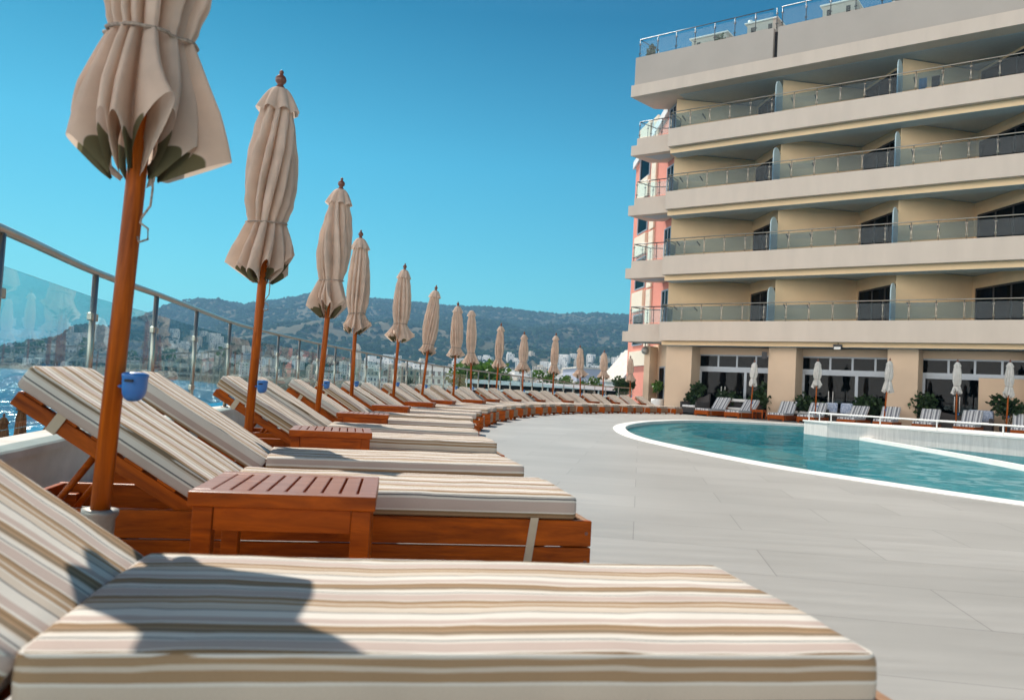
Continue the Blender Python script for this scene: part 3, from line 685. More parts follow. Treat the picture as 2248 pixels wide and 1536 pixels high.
railz=[1.34,1.34]+[1.345]*8+[1.345,1.34,1.34,1.335,1.33,1.32,1.31,1.30,1.285,1.28,1.27,1.265,1.26,1.25,1.24,1.225,1.21,1.19,1.17,1.15,1.13,1.11,1.08,1.06,1.05,1.05,1.045,1.05,1.05,1.05]
edge=[(-1.2,-6)]+fence+[(7.2,41.5),(12,48),(40,40),(40,-6)]
deck=fill('pool_deck',[edge,[p for p in outer]],0,M['deck']); tag(deck,kind='structure')
fill('pool_water',[[p for p in offset(outer,.265)]],WZ,M['poolwater']); tag(bpy.data.objects['pool_water'],kind='structure')
# white curb below the fence
mb=MB(); prof=None; n=len(fence); hs=[min(.31,max(.06,rz-1.035)) for rz in railz]
for i,p in enumerate(fence):
    a=Vector(fence[max(i-1,0)]); b=Vector(fence[min(i+1,n-1)]); t=(b-a).normalized(); nr=Vector((t.y,-t.x)); P=Vector(p); h=hs[i]
    for d,z in ((.13,-.02),(.13,h-.045),(.15,h-.045),(.15,h-.01),(.14,h),(-.14,h),(-.15,h-.01),(-.15,-4.5)):
        q=P+nr*d; mb.v.append((q.x,q.y,z))
for i in range(n-1):
    for k in range(7): mb.f.append([i*8+k,(i+1)*8+k,(i+1)*8+k+1,i*8+k+1]); mb.m.append(0); mb.sm.append(False)
mb.f.append([k for k in range(8)]); mb.m.append(0); mb.sm.append(False)
c=mb.build('terrace_wall',M['curb']); tag(c,'low white rendered wall at the terrace edge carrying the glass fence','wall')
# glass fence
gf=empty('glass_fence',(0,0,0)); tag(gf,'curving glass fence with brushed steel posts and round handrail above the sea','fence')
hr=catmull([(p[0],p[1],railz[i]) for i,p in enumerate(fence)],4,closed=False)
MB().tube(hr,.024,10).build('handrail',M['steel'],gf)
for i,p in enumerate(fence):
    a=Vector(fence[max(i-1,0)]); b=Vector(fence[min(i+1,n-1)]); t=(b-a).normalized(); nr=Vector((t.y,-t.x))
    h=hs[i]; po=MB().tube([(p[0],p[1],h),(p[0],p[1],railz[i]-.02)],.021,10); po.lathe([(.045,h),(.045,h+.012),(.022,h+.014)],p[0],p[1],12)
    o=po.build('post',M['steel'],gf)
    cl=MB()
    for z in (railz[i]-.30,h+.25):
        for s in (-1,1):
            Mx=Matrix.Translation((p[0],p[1],z))@Matrix.Rotation(math.atan2(t.y,t.x),4,'Z'); cl.box(*(sorted((s*.018,s*.07))),-.016,.016,-.026,.026,M=Mx)
    bevel(cl.build('glass_clamp',M['steel'],o),.006)
    if i<n-1:
        q=fence[i+1]; d=Vector(q)-Vector(p); L_=d.length; u=d/L_; w=Vector((-u.y,u.x))*.005
        A=Vector(p)+u*.035; B=Vector(q)-u*.035; g=MB(); ha=hs[i]+.07; hb=hs[i+1]+.07; ta=railz[i]-.17; tb=railz[i+1]-.17
        g.v=[(A.x-w.x,A.y-w.y,ha),(B.x-w.x,B.y-w.y,hb),(B.x-w.x,B.y-w.y,tb),(A.x-w.x,A.y-w.y,ta),(A.x+w.x,A.y+w.y,ha),(B.x+w.x,B.y+w.y,hb),(B.x+w.x,B.y+w.y,tb),(A.x+w.x,A.y+w.y,ta)]
        for f in ((0,1,2,3),(5,4,7,6),(3,2,6,7),(1,0,4,5),(0,3,7,4),(2,1,5,6)): g.f.append(list(f)); g.m.append(0); g.sm.append(False)
        g.build('glass_panel',M['glass'],gf)
# raised pool island with white rail, and the low ledge in front of it
def V2(a,b): return Vector((a,b))
A=V2(8.12,20.95); Bp=V2(8.06,22.4); dr=V2(.395,-.918); A2=A+dr*13
isl=empty('raised_pool_wall',(0,0,0)); tag(isl,'streaked white raised wall standing in the pool with a low white rail','wall')
poly=[(A.x,A.y),(A2.x,A2.y),(A2.x+2.6,A2.y+1.1),(11.4,21.4),(Bp.x,Bp.y)]
MB().prism(poly,-1.24,.27).build('wall_block',M['wallmarble'],isl)
MB().prism([(p[0],p[1]) for p in [(A.x-.02,A.y-.03),(A2.x-.03,A2.y-.03),(A2.x+2.6,A2.y+1.15),(11.45,21.45),(Bp.x-.03,Bp.y+.03)]],.272,.31).build('wall_cap',M['coping'],isl)
rl=MB(); rp=[Bp+V2(.1,-.08),A+V2(.12,.05)]+[A+V2(.12,.05)+dr*k for k in range(1,13)]
rl.tube([(p.x,p.y,.52) for p in rp],.019,8); 
rl.build('rail',M['white'],isl)
for p in [Bp+V2(.1,-.08),(Bp+A)*.5+V2(.11,.0),A+V2(.12,.05)]+[A+V2(.12,.05)+dr*(1.55*k) for k in range(1,8)]:
    MB().tube([(p.x,p.y,.30),(p.x,p.y,.52)],.015,8).build('rail_post',M['white'],isl)
led=catmull([(8.55,20.1,0),(8.42,18.6,0),(8.2,16.6,0),(7.9,14.3,0),(7.5,11.9,0),(7.0,9.4,0),(6.7,7.2,0)],6,closed=False)
mb=MB(); m_=len(led)
for i,p in enumerate(led):
    t=(led[min(i+1,m_-1)]-led[max(i-1,0)]).normalized(); nr=Vector((-t.y,t.x,0))
    for d,z in ((0,-1.24),(0,.0),(.16,.0),(.16,-1.24)): q=p+nr*d; mb.v.append((q.x,q.y,z))
for i in range(m_-1):
    for k in range(3): mb.f.append([i*4+k,(i+1)*4+k,(i+1)*4+k+1,i*4+k+1]); mb.m.append(0); mb.sm.append(False)
tag(mb.build('pool_ledge',M['coping']),kind='structure')

# ------------------------------------------------------------------ hotel (local axes: x along the facade, y into the building)
E0=(6.8,38.0); HROT=math.atan2(-.594,.804)
hotel=empty('hotel',(E0[0],E0[1],0),HROT); tag(hotel,'five storey beige hotel with long balconies, glass railings and a coral pink side wing','hotel')
def hw(t,d,z=0):
    c,s=math.cos(HROT),math.sin(HROT); return Vector((E0[0]+c*t-s*d,E0[1]+s*t+c*d,z))
TR=27.0   # right end of what is built
ZB=[3.33,6.40,9.48,12.45]; ZT=[4.20,7.27,10.32,13.30]; ZROOF=15.2
CEIL=[6.41,9.49,12.46,15.13]; FLO=[z+.33 for z in ZB]
T=[-.2,4.96,9.88,14.45,19.2,24.1]
def hpart(name,mb,mat,parent=hotel): return mb.build(name,mat,parent)
def wallquad(mb,a,b,z0,z1,m=0): mb.face([(a[0],a[1],z0),(b[0],b[1],z0),(b[0],b[1],z1),(a[0],a[1],z1)],m)
for k in range(4):
    zb,zt=ZB[k],ZT[k]
    x0=[-.02,-.02,-.02,-.02][k]
    bevel(hpart('parapet',MB().box(x0,TR,0,.22,zb,zt),M['stucco']),.012)
    hpart('parapet_return',MB().box(x0,x0+.2,.223,1.25,zb,zt),M['stucco'])
    sl_=MB(); sl_.box(-.05,TR,.35,7.0,zb+.03,FLO[k]); hpart('balcony_slab',sl_,[M['stucco_y']])
    so_=MB(); so_.box(-.03,TR,1.16,6.9,zb+.018,zb+.026); hpart('soffit',so_,M['soffit'])
    bt=.235 if k else .18
    hpart('edge_beam',MB().box(-.04,TR,.34,1.15,zb-bt,zb+.0295),M['stucco_y']); hpart('beam_soffit',MB().box(-.03,TR,.36,1.14,zb-bt-.008,zb-bt-.001),M['soffit'])
    # zigzag recess walls and doors
    zw=MB(); z0,z1=FLO[k]+.004,CEIL[k]-.012
    for b in range(5):
        a=(T[b],1.15); c=(T[b+1]-2.2,3.9); e=(T[b+1]-.02,1.55)
        wallquad(zw,a,c,z0,z1)
        d=Vector((e[0]-c[0],e[1]-c[1])); L_=d.length; u=d/L_; nrm=Vector((u.y,-u.x))
        f0=.16/L_; f1=1-.12/L_; P0=Vector(c)+d*f0; P1=Vector(c)+d*f1; zd=z0+2.22
        wallquad(zw,c,(P0.x,P0.y),z0,z1); wallquad(zw,(P1.x,P1.y),e,z0,z1); wallquad(zw,(P0.x,P0.y),(P1.x,P1.y),zd,z1)
        wallquad(zw,(T[b+1]-.02,1.55),(T[b+1]-.02,1.15),z0,z1); wallquad(zw,(T[b+1]-.02,1.15),(T[b+1],1.15),z0,z1)
        # door: frame, panes, curtain, dark room behind
        Mx=Matrix.Translation((P0.x,P0.y,z0))@Matrix.Rotation(math.atan2(u.y,u.x),4,'Z'); w=(P1-P0).length
        fr=MB()
        for xa,xb in ((0,.06),(w-.06,w),(w*.36-.03,w*.36+.03),(w*.70-.03,w*.70+.03)): fr.box(xa,xb,.02,.09,0,2.22,M=Mx)
        fr.box(.061,w-.061,.021,.089,2.15,2.219,M=Mx); fr.box(.061,w-.061,.021,.089,0,.06,M=Mx)
        dr_=hpart('sliding_door',fr,M['darksteel'])
        g=MB(); 
        for xa,xb in ((.06,w*.36-.03),(w*.36+.03,w*.70-.03),(w*.70+.03,w-.06)): g.box(xa,xb,.05,.058,.06,2.15,M=Mx)
        g.build('pane',M['glass_win'],dr_)
        cu=MB(); nn=40; rn=random.Random(k*9+b); op=rn.uniform(.25,.75)
        pts=[(x_,.22+.03*math.sin(x_*38)) for x_ in [(.02+ (w*.98-.02)*i/nn) for i in range(nn+1)] if not (op-.18< x_/w <op+.10)]
        for p,q in zip(pts,pts[1:]):
            if q[0]-p[0]>.2: continue
            cu.face([Mx@Vector((p[0],p[1],.03)),Mx@Vector((q[0],q[1],.03)),Mx@Vector((q[0],q[1],2.17)),Mx@Vector((p[0],p[1],2.17))],0,True)
        cu.build('curtain',M['curtain'],dr_)
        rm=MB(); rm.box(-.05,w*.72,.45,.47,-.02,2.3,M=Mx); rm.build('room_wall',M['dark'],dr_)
    hpart('recess_wall',zw,M['stucco_y'])
    # pale rounded divider panels
    for b in range(1,6):
        pr=[(0,FLO[k])]; dp=1.0
        mb=MB(); pts=[(.26,FLO[k]+.06),(1.14,FLO[k]+.06),(1.14,FLO[k]+1.75)]+[(.70+.44*math.cos(R(18*q)),FLO[k]+1.75+.36*math.sin(R(18*q))) for q in range(1,10)]+[(.26,FLO[k]+1.75)]
        x=T[b]-.03
        bq=len(mb.v); nq=len(pts)
        mb.v+=[(x-.02,d,z) for d,z in pts]+[(x+.02,d,z) for d,z in pts]
        mb.f.append(list(range(nq))[::-1]); mb.f.append([nq+i for i in range(nq)]); mb.m+=[0,0]; mb.sm+=[False,False]
        for i in range(nq): j=(i+1)%nq; mb.f.append([i,j,nq+j,nq+i]); mb.m.append(0); mb.sm.append(False)
        hpart('divider_panel',mb,M['divider'])
    # balcony railing on the parapet
    ra_=MB(); zr=zt+.80; y=.11
    ra_.tube([(.05,1.15,zr),(.05,y,zr),(TR,y,zr)],.024,8)
    rp_=hpart('balcony_railing',ra_,M['steel'])
    xs_=[.06+.955*i for i in range(25)]
    for i,x in enumerate(xs_):
        po=MB(); po.tube([(x,y,zt),(x,y,zr)],.018,8)
        for z in (zt+.18,zt+.62): po.box(x-.04,x+.04,y-.011,y+.011,z-.013,z+.013)
        po.build('railing_post',M['steel'],rp_)
        if i<len(xs_)-1: MB().box(x+.03,xs_[i+1]-.03,y-.006,y+.006,zt+.07,zt+.70).build('glass_panel',M['glass_b'],rp_)
    MB().box(.044,.056,y+.04,1.1,zt+.07,zt+.70).build('glass_panel',M['glass_b'],rp_)
    MB().tube([(.05,1.15,zt-.5),(.05,1.15,zr)],.018,8).build('railing_post',M['steel'],rp_)
# corner balconies in front of the pink wing
W0=Vector((-.15,1.38)); W1=Vector((-5.0,6.25)); wl=(W1-W0).length; wu=(W1-W0)/wl; wn=Vector((wu.y,-wu.x))
if wn.x>0: wn=-wn
def wp(s,o=0): q=W0+wu*s+wn*o; return (q.x,q.y)
SLAB=[(-2.25,.55),(-.04,.55),wp(.0,0),wp(1.42,0),(-1.95,2.05)]
SLAB2=[(-1.98,.62),(-.06,.62),wp(.0,.03),wp(1.3,.03),(-1.72,1.95)]
for k in range(4):
    zb=ZB[k]
    o=hpart('corner_balcony',MB().prism(SLAB,zb-.02,zb+.47),M['stucco'])
    MB().prism(SLAB2,zb+.474,zb+.83).build('corner_upstand',M['stucco'],o)
    ib=MB(); ib.prism([(-1.7,.95),(-.35,.95),(-.55,1.55),(-1.3,1.75)],zb-.03,zb-.022); ib.build('soffit',M['soffit'],o)
    zr=zb+1.66; c0=(-1.9,.70); c1=(-.10,.70); c2=(-1.64,1.9); c3=wp(1.2,.1)
    rr=MB(); rr.tube([(c1[0],c1[1],zr),(c0[0],c0[1],zr),(c2[0],c2[1],zr),(c3[0],c3[1],zr)],.024,8)
    r_=hpart('corner_railing',rr,M['darksteel'])
    for p in (c0,(-1.28,.70),(-.7,.70),c1,(-1.77,1.3),c2):
        po=MB(); po.tube([(p[0],p[1],zb+.83),(p[0],p[1],zr)],.018,8)
        for z in (zb+1.0,zb+1.5): po.box(p[0]-.05,p[0]+.05,p[1]-.014,p[1]+.014,z-.02,z+.02)
        po.build('railing_post',M['darksteel'],r_)
    gp=MB(); gp.box(-1.86,-.12,.694,.706,zb+.90,zb+1.56); gp.build('glass_panel',M['glass'],r_)
# roof slab, fascia, roof rail
RS=[(-2.1,0),(TR,0),(TR,7.2),(.5,7.2),wp(1.5,0),(-1.85,2.0)]
RS2=[(-1.98,.10),(TR,.10),(TR,7.1),(.6,7.1),wp(1.4,.05),(-1.75,1.9)]
hpart('roof_slab',MB().prism(RS,15.16,15.73),M['stucco'])
f1=[(-1.98,.10),(4.78,.10),(4.78,7.0),(.6,7.0),wp(1.4,.05),(-1.75,1.9)]
fa=hpart('roof_fascia',MB().prism(f1,15.734,17.12),M['roofband'])
fb=hpart('roof_fascia',MB().box(4.98,TR,.10,7.0,15.734,17.12),M['roofband'])
hpart('expansion_gap',MB().box(4.785,4.975,.30,6.9,15.735,17.0),M['dark'])
hpart('roof_soffit',MB().box(.1,TR,.75,6.9,15.145,15.156),M['soffit'])
rr=MB(); zr=18.05; rr.tube([(-1.65,1.85,zr),(-1.85,.25,zr),(4.7,.25,zr)],.022,8); rr.tube([(5.05,.25,zr),(TR,.25,zr)],.022,8)
r_=hpart('roof_railing',rr,M['darksteel'])
for p in [(-1.85,.25),(-1.75,1.05),(-1.65,1.85)]+[(-.9+.96*i,.25) for i in range(7)]+[(5.1+1.02*i,.25) for i in range(16)]:
    po=MB(); po.tube([(p[0],p[1],17.12),(p[0],p[1],zr)],.02,8)
    for z in (17.35,17.8): po.box(p[0]-.06,p[0]+.06,p[1]-.015,p[1]+.015,z-.02,z+.02)
    po.build('railing_post',M['darksteel'],r_)
MB().box(-1.82,4.68,.244,.256,17.22,17.92).build('glass_panel',M['glass'],r_)
MB().box(5.12,TR,.244,.256,17.22,17.92).build('glass_panel',M['glass'],r_)
for (t,w,zz) in ((1.2,1.75,17.72),(3.75,1.35,17.86),(7.15,1.35,17.9)):
    ch=MB(); ch.box(t-w/2,t+w/2,1.4,2.6,17.12,zz+.28)
    c_=hpart('chimney',ch,M['roofband'])
    MB().box(t-w/2-.1,t+w/2+.1,1.3,2.7,zz+.284,zz+.34).build('chimney_cap',M['white'],c_)
    for q in (-.3,.3): MB().box(t+q*w-.09,t+q*w+.09,1.385,1.397,zz-.25,zz+.1).build('vent_slot',M['dark'],c_)
MB().lathe([(.05,17.9),(.05,18.1),(.10,18.1),(.11,18.45),(.04,18.45)],3.1,1.7,12).build('flue',M['white'],hotel)
# coral pink side wing
pw=MB(); pol=[wp(0),wp(.0,0)]
back=[(2.0,3.95),(2.0,10.0),(-1.0,10.5)]
b0=wp(0); b1=wp(wl)
poly=[b0,(2.3,4.3),(2.3,10),(-2,10),b1]
pw.prism(poly,0,[15.1,15.1,15.1,13.6,13.6]); wing=hpart('side_wing',pw,M['pink'])
rt=MB(); q0=wp(1.4,.12); q1=wp(wl+.25,.12); 
rt.v=[(q0[0],q0[1],15.05),(q1[0],q1[1],13.55),(q1[0],q1[1],13.95),(q0[0],q0[1],15.5),(-.6,3.9,15.05),(-3.0,8.0,13.55),(-3.0,8.0,13.95),(-.6,3.9,15.5)]
for f in ((0,1,2,3),(3,2,6,7),(1,5,6,2),(0,4,5,1),(4,7,6,5),(0,3,7,4)): rt.f.append(list(f)); rt.m.append(0); rt.sm.append(False)
rt.build('wing_roof_edge',M['white'],wing)
ang=math.atan2(wu.y,wu.x)
def wbox(mb,s0,s1,o0,o1,z0,z1):
    p=[wp(s0,o0),wp(s0,o1),wp(s1,o1),wp(s1,o0)]
    a=sum(p[i-1][0]*p[i][1]-p[i][0]*p[i-1][1] for i in range(4))
    if a<0: p.reverse()
    return mb.prism(p,z0,z1)
wing_c=0
for k in range(4):
    z=FLO[k]+.05
    fr=MB(); wbox(fr,.28,.34,.004,.07,z,z+2.25); wbox(fr,1.22,1.28,.004,.07,z,z+2.25); wbox(fr,.345,1.215,.004,.068,z+2.19,z+2.249); wbox(fr,.75,.80,.004,.066,z,z+2.185)
    d_=fr.build('balcony_door',M['alu'],wing); wbox(MB(),.345,1.215,.002,.03,z,z+2.18).build('pane',M['glass_dark'] if 'glass_dark' in M else M['glass_win'],d_)
    wbox(MB(),.345,1.215,.0005,.0015,z,z+2.18).build('curtain',M['curtain'],d_)
    # cream siding strip and panel bay
    sp=MB()
    for q in range(9): wbox(sp,3.0,3.75,.003,.10-.004*(q%2),z-.4+q*.33,z-.4+q*.33+.325)
    sp.build('cream_siding',M['cream'],wing)
    wbox(MB(),4.15,6.1,.003,.16,z+1.55,z+2.62).build('cream_panel',M['cream'],wing)
    fr=MB(); wbox(fr,4.2,4.27,.004,.06,z-.3,z+1.4); wbox(fr,5.9,5.97,.004,.06,z-.3,z+1.4); wbox(fr,4.275,5.895,.004,.058,z+1.34,z+1.399); wbox(fr,4.275,5.895,.004,.058,z-.3,z-.24)
    w_=fr.build('window',M['alu'],wing); wbox(MB(),4.275,5.895,.003,.02,z-.235,z+1.335).build('pane',M['mirror'] if 'mirror' in M else M['glass_win'],w_)
wbox(MB(),3.0,6.2,.003,.12,2.3,3.1).build('cream_panel',M['cream'],wing)
wbox(MB(),2.0,3.6,.003,.05,.0,2.1).build('wing_door',basic('dark_red_door',(.10,.03,.03),.5),wing)
# ground floor: columns, lintels, clerestory, glass doors
COLS=[(-.09,1.21),(4.81,6.01),(9.66,10.80),(14.5,15.7),(19.3,20.5)]
for a,b in COLS: bevel(hpart('column',MB().box(a,b,1.0,2.6,0,3.165),M['column']),.01)
for a,b in COLS: hpart('column_plinth',MB().box(a-.004,b+.004,.985,1.3,0,.10),M['darkfloor'])
hpart('ground_floor_roof',MB().box(1.25,TR,2.62,9,3.02,3.16),M['soffit'])
for i in range(4):
    a=COLS[i][1]+.003; b=COLS[i+1][0]-.003
    hpart('lintel',MB().box(a,b,1.9,2.3,2.84,3.165),M['column'])
    fr=MB(); fr.box(a,b,1.96,2.06,2.13,2.27); fr.box(a,b,1.98,2.04,2.78,2.838)
    n_=4
    for q in range(1,n_): x=a+(b-a)*q/n_+.25*(i%2); fr.box(x-.04,x+.04,1.985,2.035,2.272,2.778)
    cl=hpart('clerestory_window',fr,M['alu']); MB().box(a,b,2.0,2.008,2.272,2.778).build('pane',M['glass_win'],cl)
    fr=MB(); fr.box(a,a+.10,1.97,2.06,.0,2.126); fr.box(b-.10,b,1.97,2.06,.0,2.126); x=a+(b-a)*.62; fr.box(x-.06,x+.06,1.97,2.06,.0,2.03); fr.box(a+.11,b-.11,1.972,2.058,2.035,2.125)
    gd=hpart('glass_door',fr,M['alu']); MB().box(a+.1,x-.06,2.0,2.008,.02,2.03).build('pane',M['glass_win'],gd); MB().box(x+.06,b-.1,2.0,2.008,.02,2.03).build('pane',M['glass_win'],gd)
    for q in (-.12,.06): MB().tube([(x-1.0+q,1.95,.75),(x-1.0+q,1.95,1.35)],.018,8).build('handle',M['white'],gd)
    if i==2: hpart('wall_panel',MB().box(b-1.7,b,1.93,1.965,0,2.12),M['column'])
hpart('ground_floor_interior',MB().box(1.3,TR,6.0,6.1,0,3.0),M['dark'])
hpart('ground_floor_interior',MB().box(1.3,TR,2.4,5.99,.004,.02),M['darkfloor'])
hpart('end_wall',MB().box(TR,TR+.3,0,7.0,0,17.1),M['stucco'])
hpart('rear_wall',MB().box(2.32,TR,7.02,7.3,0,17.0),M['stucco_y'])
# entry recess left of the first column
hpart('entry_pier',MB().box(-1.55,-1.25,1.6,4.2,0,3.165),M['column'])
hpart('entry_wall',wbox(MB(),-.05,2.2,.004,.06,0,3.29),M['column'])
e_=hpart('entry_door',wbox(MB(),.22,1.05,.062,.09,0,2.2),M['alu']); wbox(MB(),.30,.97,.0905,.096,.05,2.12).build('pane',M['glass_win'],e_)
# clothes racks fixed to the balcony walls
def make_rack():
    t=empty('drying_rack',(0,0,0))
    MB().box(-.10,-.06,-.20,.20,-.02,.02).build('bracket',M['darksteel'],t); MB().box(.92,.96,-.20,.20,-.02,.02).build('bracket',M['darksteel'],t)
    mb=MB()
    for q in (-.15,-.05,.05,.15): mb.tube([(-.06,q,0),(.92,q,0)],.006,5)
    mb.build('rail_wires',M['alu'],t); return t
rk=None; FLN=['first','second','third','fourth']; BN=['left','middle','right']
for k in range(4):
    for b in range(3):
        if rk is None: rk=make_rack(); o=rk
        else: o=copy_tree(rk)
        p=hw(T[b]+.55,1.02,FLO[k]+1.28); o.location=p; o.rotation_euler=(R(-18),R(3),HROT)
        tag(o,'folding clothes rack on the %s balcony of the %s floor above the terrace'%(BN[b],FLN[k]),'clothes rack','clothes racks on the hotel balconies')
# towels drying on the top right balcony
for q,(dx,c_) in enumerate(((.15,M['curtain']),(.62,M['rope']))):
    mb=MB()
    for i in range(6):
        a=dx+.05*i; mb.face([(a,.0+.015*math.sin(i*1.9),-.62+.04*i),(a+.05,.015*math.sin(i*1.9+1.9),-.58+.04*i*.9),(a+.05,0,0),(a,0,0)],0,True)
    o=mb.build('towel',c_,None,hw(T[2]+.5,.82,FLO[3]+1.25),(0,0,HROT)); md=o.modifiers.new('thick','SOLIDIFY'); md.thickness=.012
    tag(o,['dark blue towel','black towel'][q]+' hanging from the rack on the top right balcony','towel')

# ------------------------------------------------------------------ plants
def leaves(mb,rn,c,rad,n,size,m=0,squash=1,shell=.35):
    for _ in range(n):
        while True:
            v=Vector((rn.uniform(-1,1),rn.uniform(-1,1),rn.uniform(-1,1)))
            if shell<v.length<=1: break
        p=Vector(c)+Vector((v.x*rad,v.y*rad,v.z*rad*squash))
        a=Vector((rn.gauss(0,1),rn.gauss(0,1),rn.gauss(.3,.7))).normalized(); u=a.cross(Vector((rn.gauss(0,1),rn.gauss(0,1),rn.gauss(0,1)))).normalized()
        s=size*rn.uniform(.6,1.3); w=s*.42
        mb.face([p,p+u*s*.5+a*w*.1+u.cross(a)*w,p+u*s,p+u*s*.5-u.cross(a)*w],m)
def potted(label,loc,h,pot=None,seed=0,rad=.45,n=500,size=.12,mat='leaf',ph=.45,pr=.22,cat='potted plant',name='potted_plant',group=None):
    rn=random.Random(seed); t=empty(name,loc); tag(t,label,cat,group)
    if pot: 
        MB().lathe([(pr*.75,0),(pr*.95,ph*.3),(pr,ph*.8),(pr*.97,ph),(pr*.85,ph),(pr*.83,ph*.93)],seg=20).build('pot',pot,t)
    z0=ph*.95 if pot else 0
    st=MB(); lf=MB(); nc=5
    for i in range(nc):
        a=rn.uniform(0,6.28); rr=rad*rn.uniform(.1,.75); tipz=z0+(h-z0)*rn.uniform(.45,.95); tip=Vector((math.cos(a)*rr,math.sin(a)*rr,tipz))
        st.tube([(0.02*math.cos(a),.02*math.sin(a),z0-.05),tuple(tip*.5+Vector((0,0,z0*.4))),tuple(tip)],[.014,.011,.006],6)
        leaves(lf,rn,tip-Vector((0,0,.12)),rad*rn.uniform(.45,.7),n//nc,size,squash=rn.uniform(.7,1.3),shell=0)
    st.build('stem',M['bark'],t); lf.build('foliage',M[mat],t); return t
p=hw(-.66,1.42); potted('variegated plant in a white pot in the entry recess of the hotel',(p.x,p.y,0),1.85,M['white'],3,.30,420,.12,'leaf2',.62,.30)
for i,(t_,d_,h_,r_,lab) in enumerate([(1.75,.75,1.35,.5,'dark leafy bush beside the brown wicker sofa at the first column'),(3.0,1.3,1.1,.5,'dark bush between the first column and the glass doors'),(4.35,1.2,1.55,.55,'tall dark bush in front of the glass doors beside the second column'),(6.6,1.1,1.15,.6,'low dark bush just right of the second column'),(8.9,1.2,1.15,.55,'dark bush with pale flowers left of the third column'),(11.2,1.1,1.25,.75,'wide dark bush just right of the third column'),(13.9,.6,1.45,.6,'dark bush behind the white parasol at the right edge')]):
    q=hw(t_,d_); potted(lab,(q.x,q.y,0),h_,M['wicker'],40+i,r_,700,.15,'leaf',.35,.25,group='dark bushes along the hotel front')
q=hw(-1.45,.75,17.12); potted('dark spiky plant in a bowl at the roof corner',tuple(q),.75,M['darksteel'],60,.28,160,.14,'leaf',.18,.25)
q=hw(2.0,.9,17.12); potted('bushy green plant on the roof edge behind the railing',tuple(q),.62,M['column'],61,.3,260,.12,'leaf',.2,.2)
q=hw(9.7,.7,17.12); potted('dark reddish plant in a bowl on the roof, near the top edge of the picture',tuple(q),.7,M['darksteel'],62,.32,260,.12,'leaf',.2,.25)
def tree(name,label,loc,h,crown_r,seed,n=2600,size=.34,mat='leaf2',trunk_h=.35,lobes=9,cat='tree',squash=.8,group=None):
    rn=random.Random(seed); t=empty(name,loc); tag(t,label,cat,group)
    tr=MB(); tr.tube([(0,0,0),(.05,.02,h*trunk_h*.6),(0,.05,h*trunk_h)],[crown_r*.09,crown_r*.075,crown_r*.06],10)
    lf=MB()
    for i in range(lobes):
        a=rn.uniform(0,6.28); rr=crown_r*rn.uniform(.15,.72); z=h*(trunk_h+(1-trunk_h)*rn.uniform(.25,.85)); c=Vector((math.cos(a)*rr,math.sin(a)*rr,z))
        tr.tube([(0,.05,h*trunk_h*.95),tuple(c*.5+Vector((0,0,h*trunk_h*.5))),tuple(c)],[crown_r*.05,crown_r*.03,crown_r*.012],6)
        leaves(lf,rn,c,crown_r*rn.uniform(.32,.5),n//lobes,size,squash=squash,shell=.15)
    tr.build('trunk',M['bark'],t); lf.build('crown',M[mat],t); return t
# beyond the fence, left of the building
tree('tree','rounded bright green tree beyond the fence, behind the bare topped parasol',(-2.3,62,-5.5),8.6,2.6,5,4200,.42,'leaf2',.3,16)
for i,(x,y,r_) in enumerate([(2.3,54,1.1),(3.5,55,1.0),(4.6,56,1.15),(5.6,56,.95),(4.0,53.5,.8)]):
    t=tree('flowering_shrub',['rounded green shrub with white blossom between the tenth and eleventh parasols','pale flowering shrub just right of the eleventh parasol','green and white shrub behind the twelfth parasol','leafy shrub with white blossom in front of the grey blue wall','small low shrub in front of the flowering shrubs'][i],(x,y,-1.0),3.1-.3*(i%3),r_,70+i,800,.20,'leaf2',.25,7,'shrub',.7,'flowering shrubs beyond the fence')
    rn=random.Random(i); fl=MB(); leaves(fl,rn,(0,0,2.3-.3*(i%3)),r_*.8,90,.13); fl.build('blossom',M['petal'],t)
tree('shrub','dark leafy shrub against the pink wing at the end of the fence',(5.55,40.2,0),1.65,.55,91,900,.16,'leaf',.15,8,'shrub',1.0)
def palm(label,loc,h,seed,grp):
    rn=random.Random(seed); t=empty('palm',loc); tag(t,label,'palm',grp)
    MB().tube([(0,0,0),(.1,0,h*.5),(.05,0,h)],[.22,.17,.15],10).build('trunk',M['bark'],t)
    fr=MB()
    for i in range(26):
        a=rn.uniform(0,6.28); el=rn.uniform(-.4,1.1); L_=rn.uniform(1.3,1.9); d=Vector((math.cos(a)*math.cos(el),math.sin(a)*math.cos(el),math.sin(el))); sd=d.cross(Vector((0,0,1))).normalized()
        c=Vector((.05,0,h))
        for q in range(9):
            f=(q-4)/4; e=c+d*L_*(1-.15*abs(f))+sd*f*L_*.5-Vector((0,0,.35*L_*(.5+abs(f)*.5))); b=c+d*L_*.4
            fr.face([b,(b+e)/2+sd*.035,e,(b+e)/2-sd*.035])
    fr.build('fronds',M['leaf'],t)
palm('fan palm beyond the fence left of the sixth parasol',(-6.2,52,-4.6),4.6,2,'fan palms beyond the fence'); palm('fan palm beyond the fence right of the sixth parasol',(-5.0,54,-4.9),4.4,3,'fan palms beyond the fence')
palm('smaller fan palm beyond the fence beside the seventh parasol',(-4.0,58,-5.3),4.9,4,'fan palms beyond the fence')

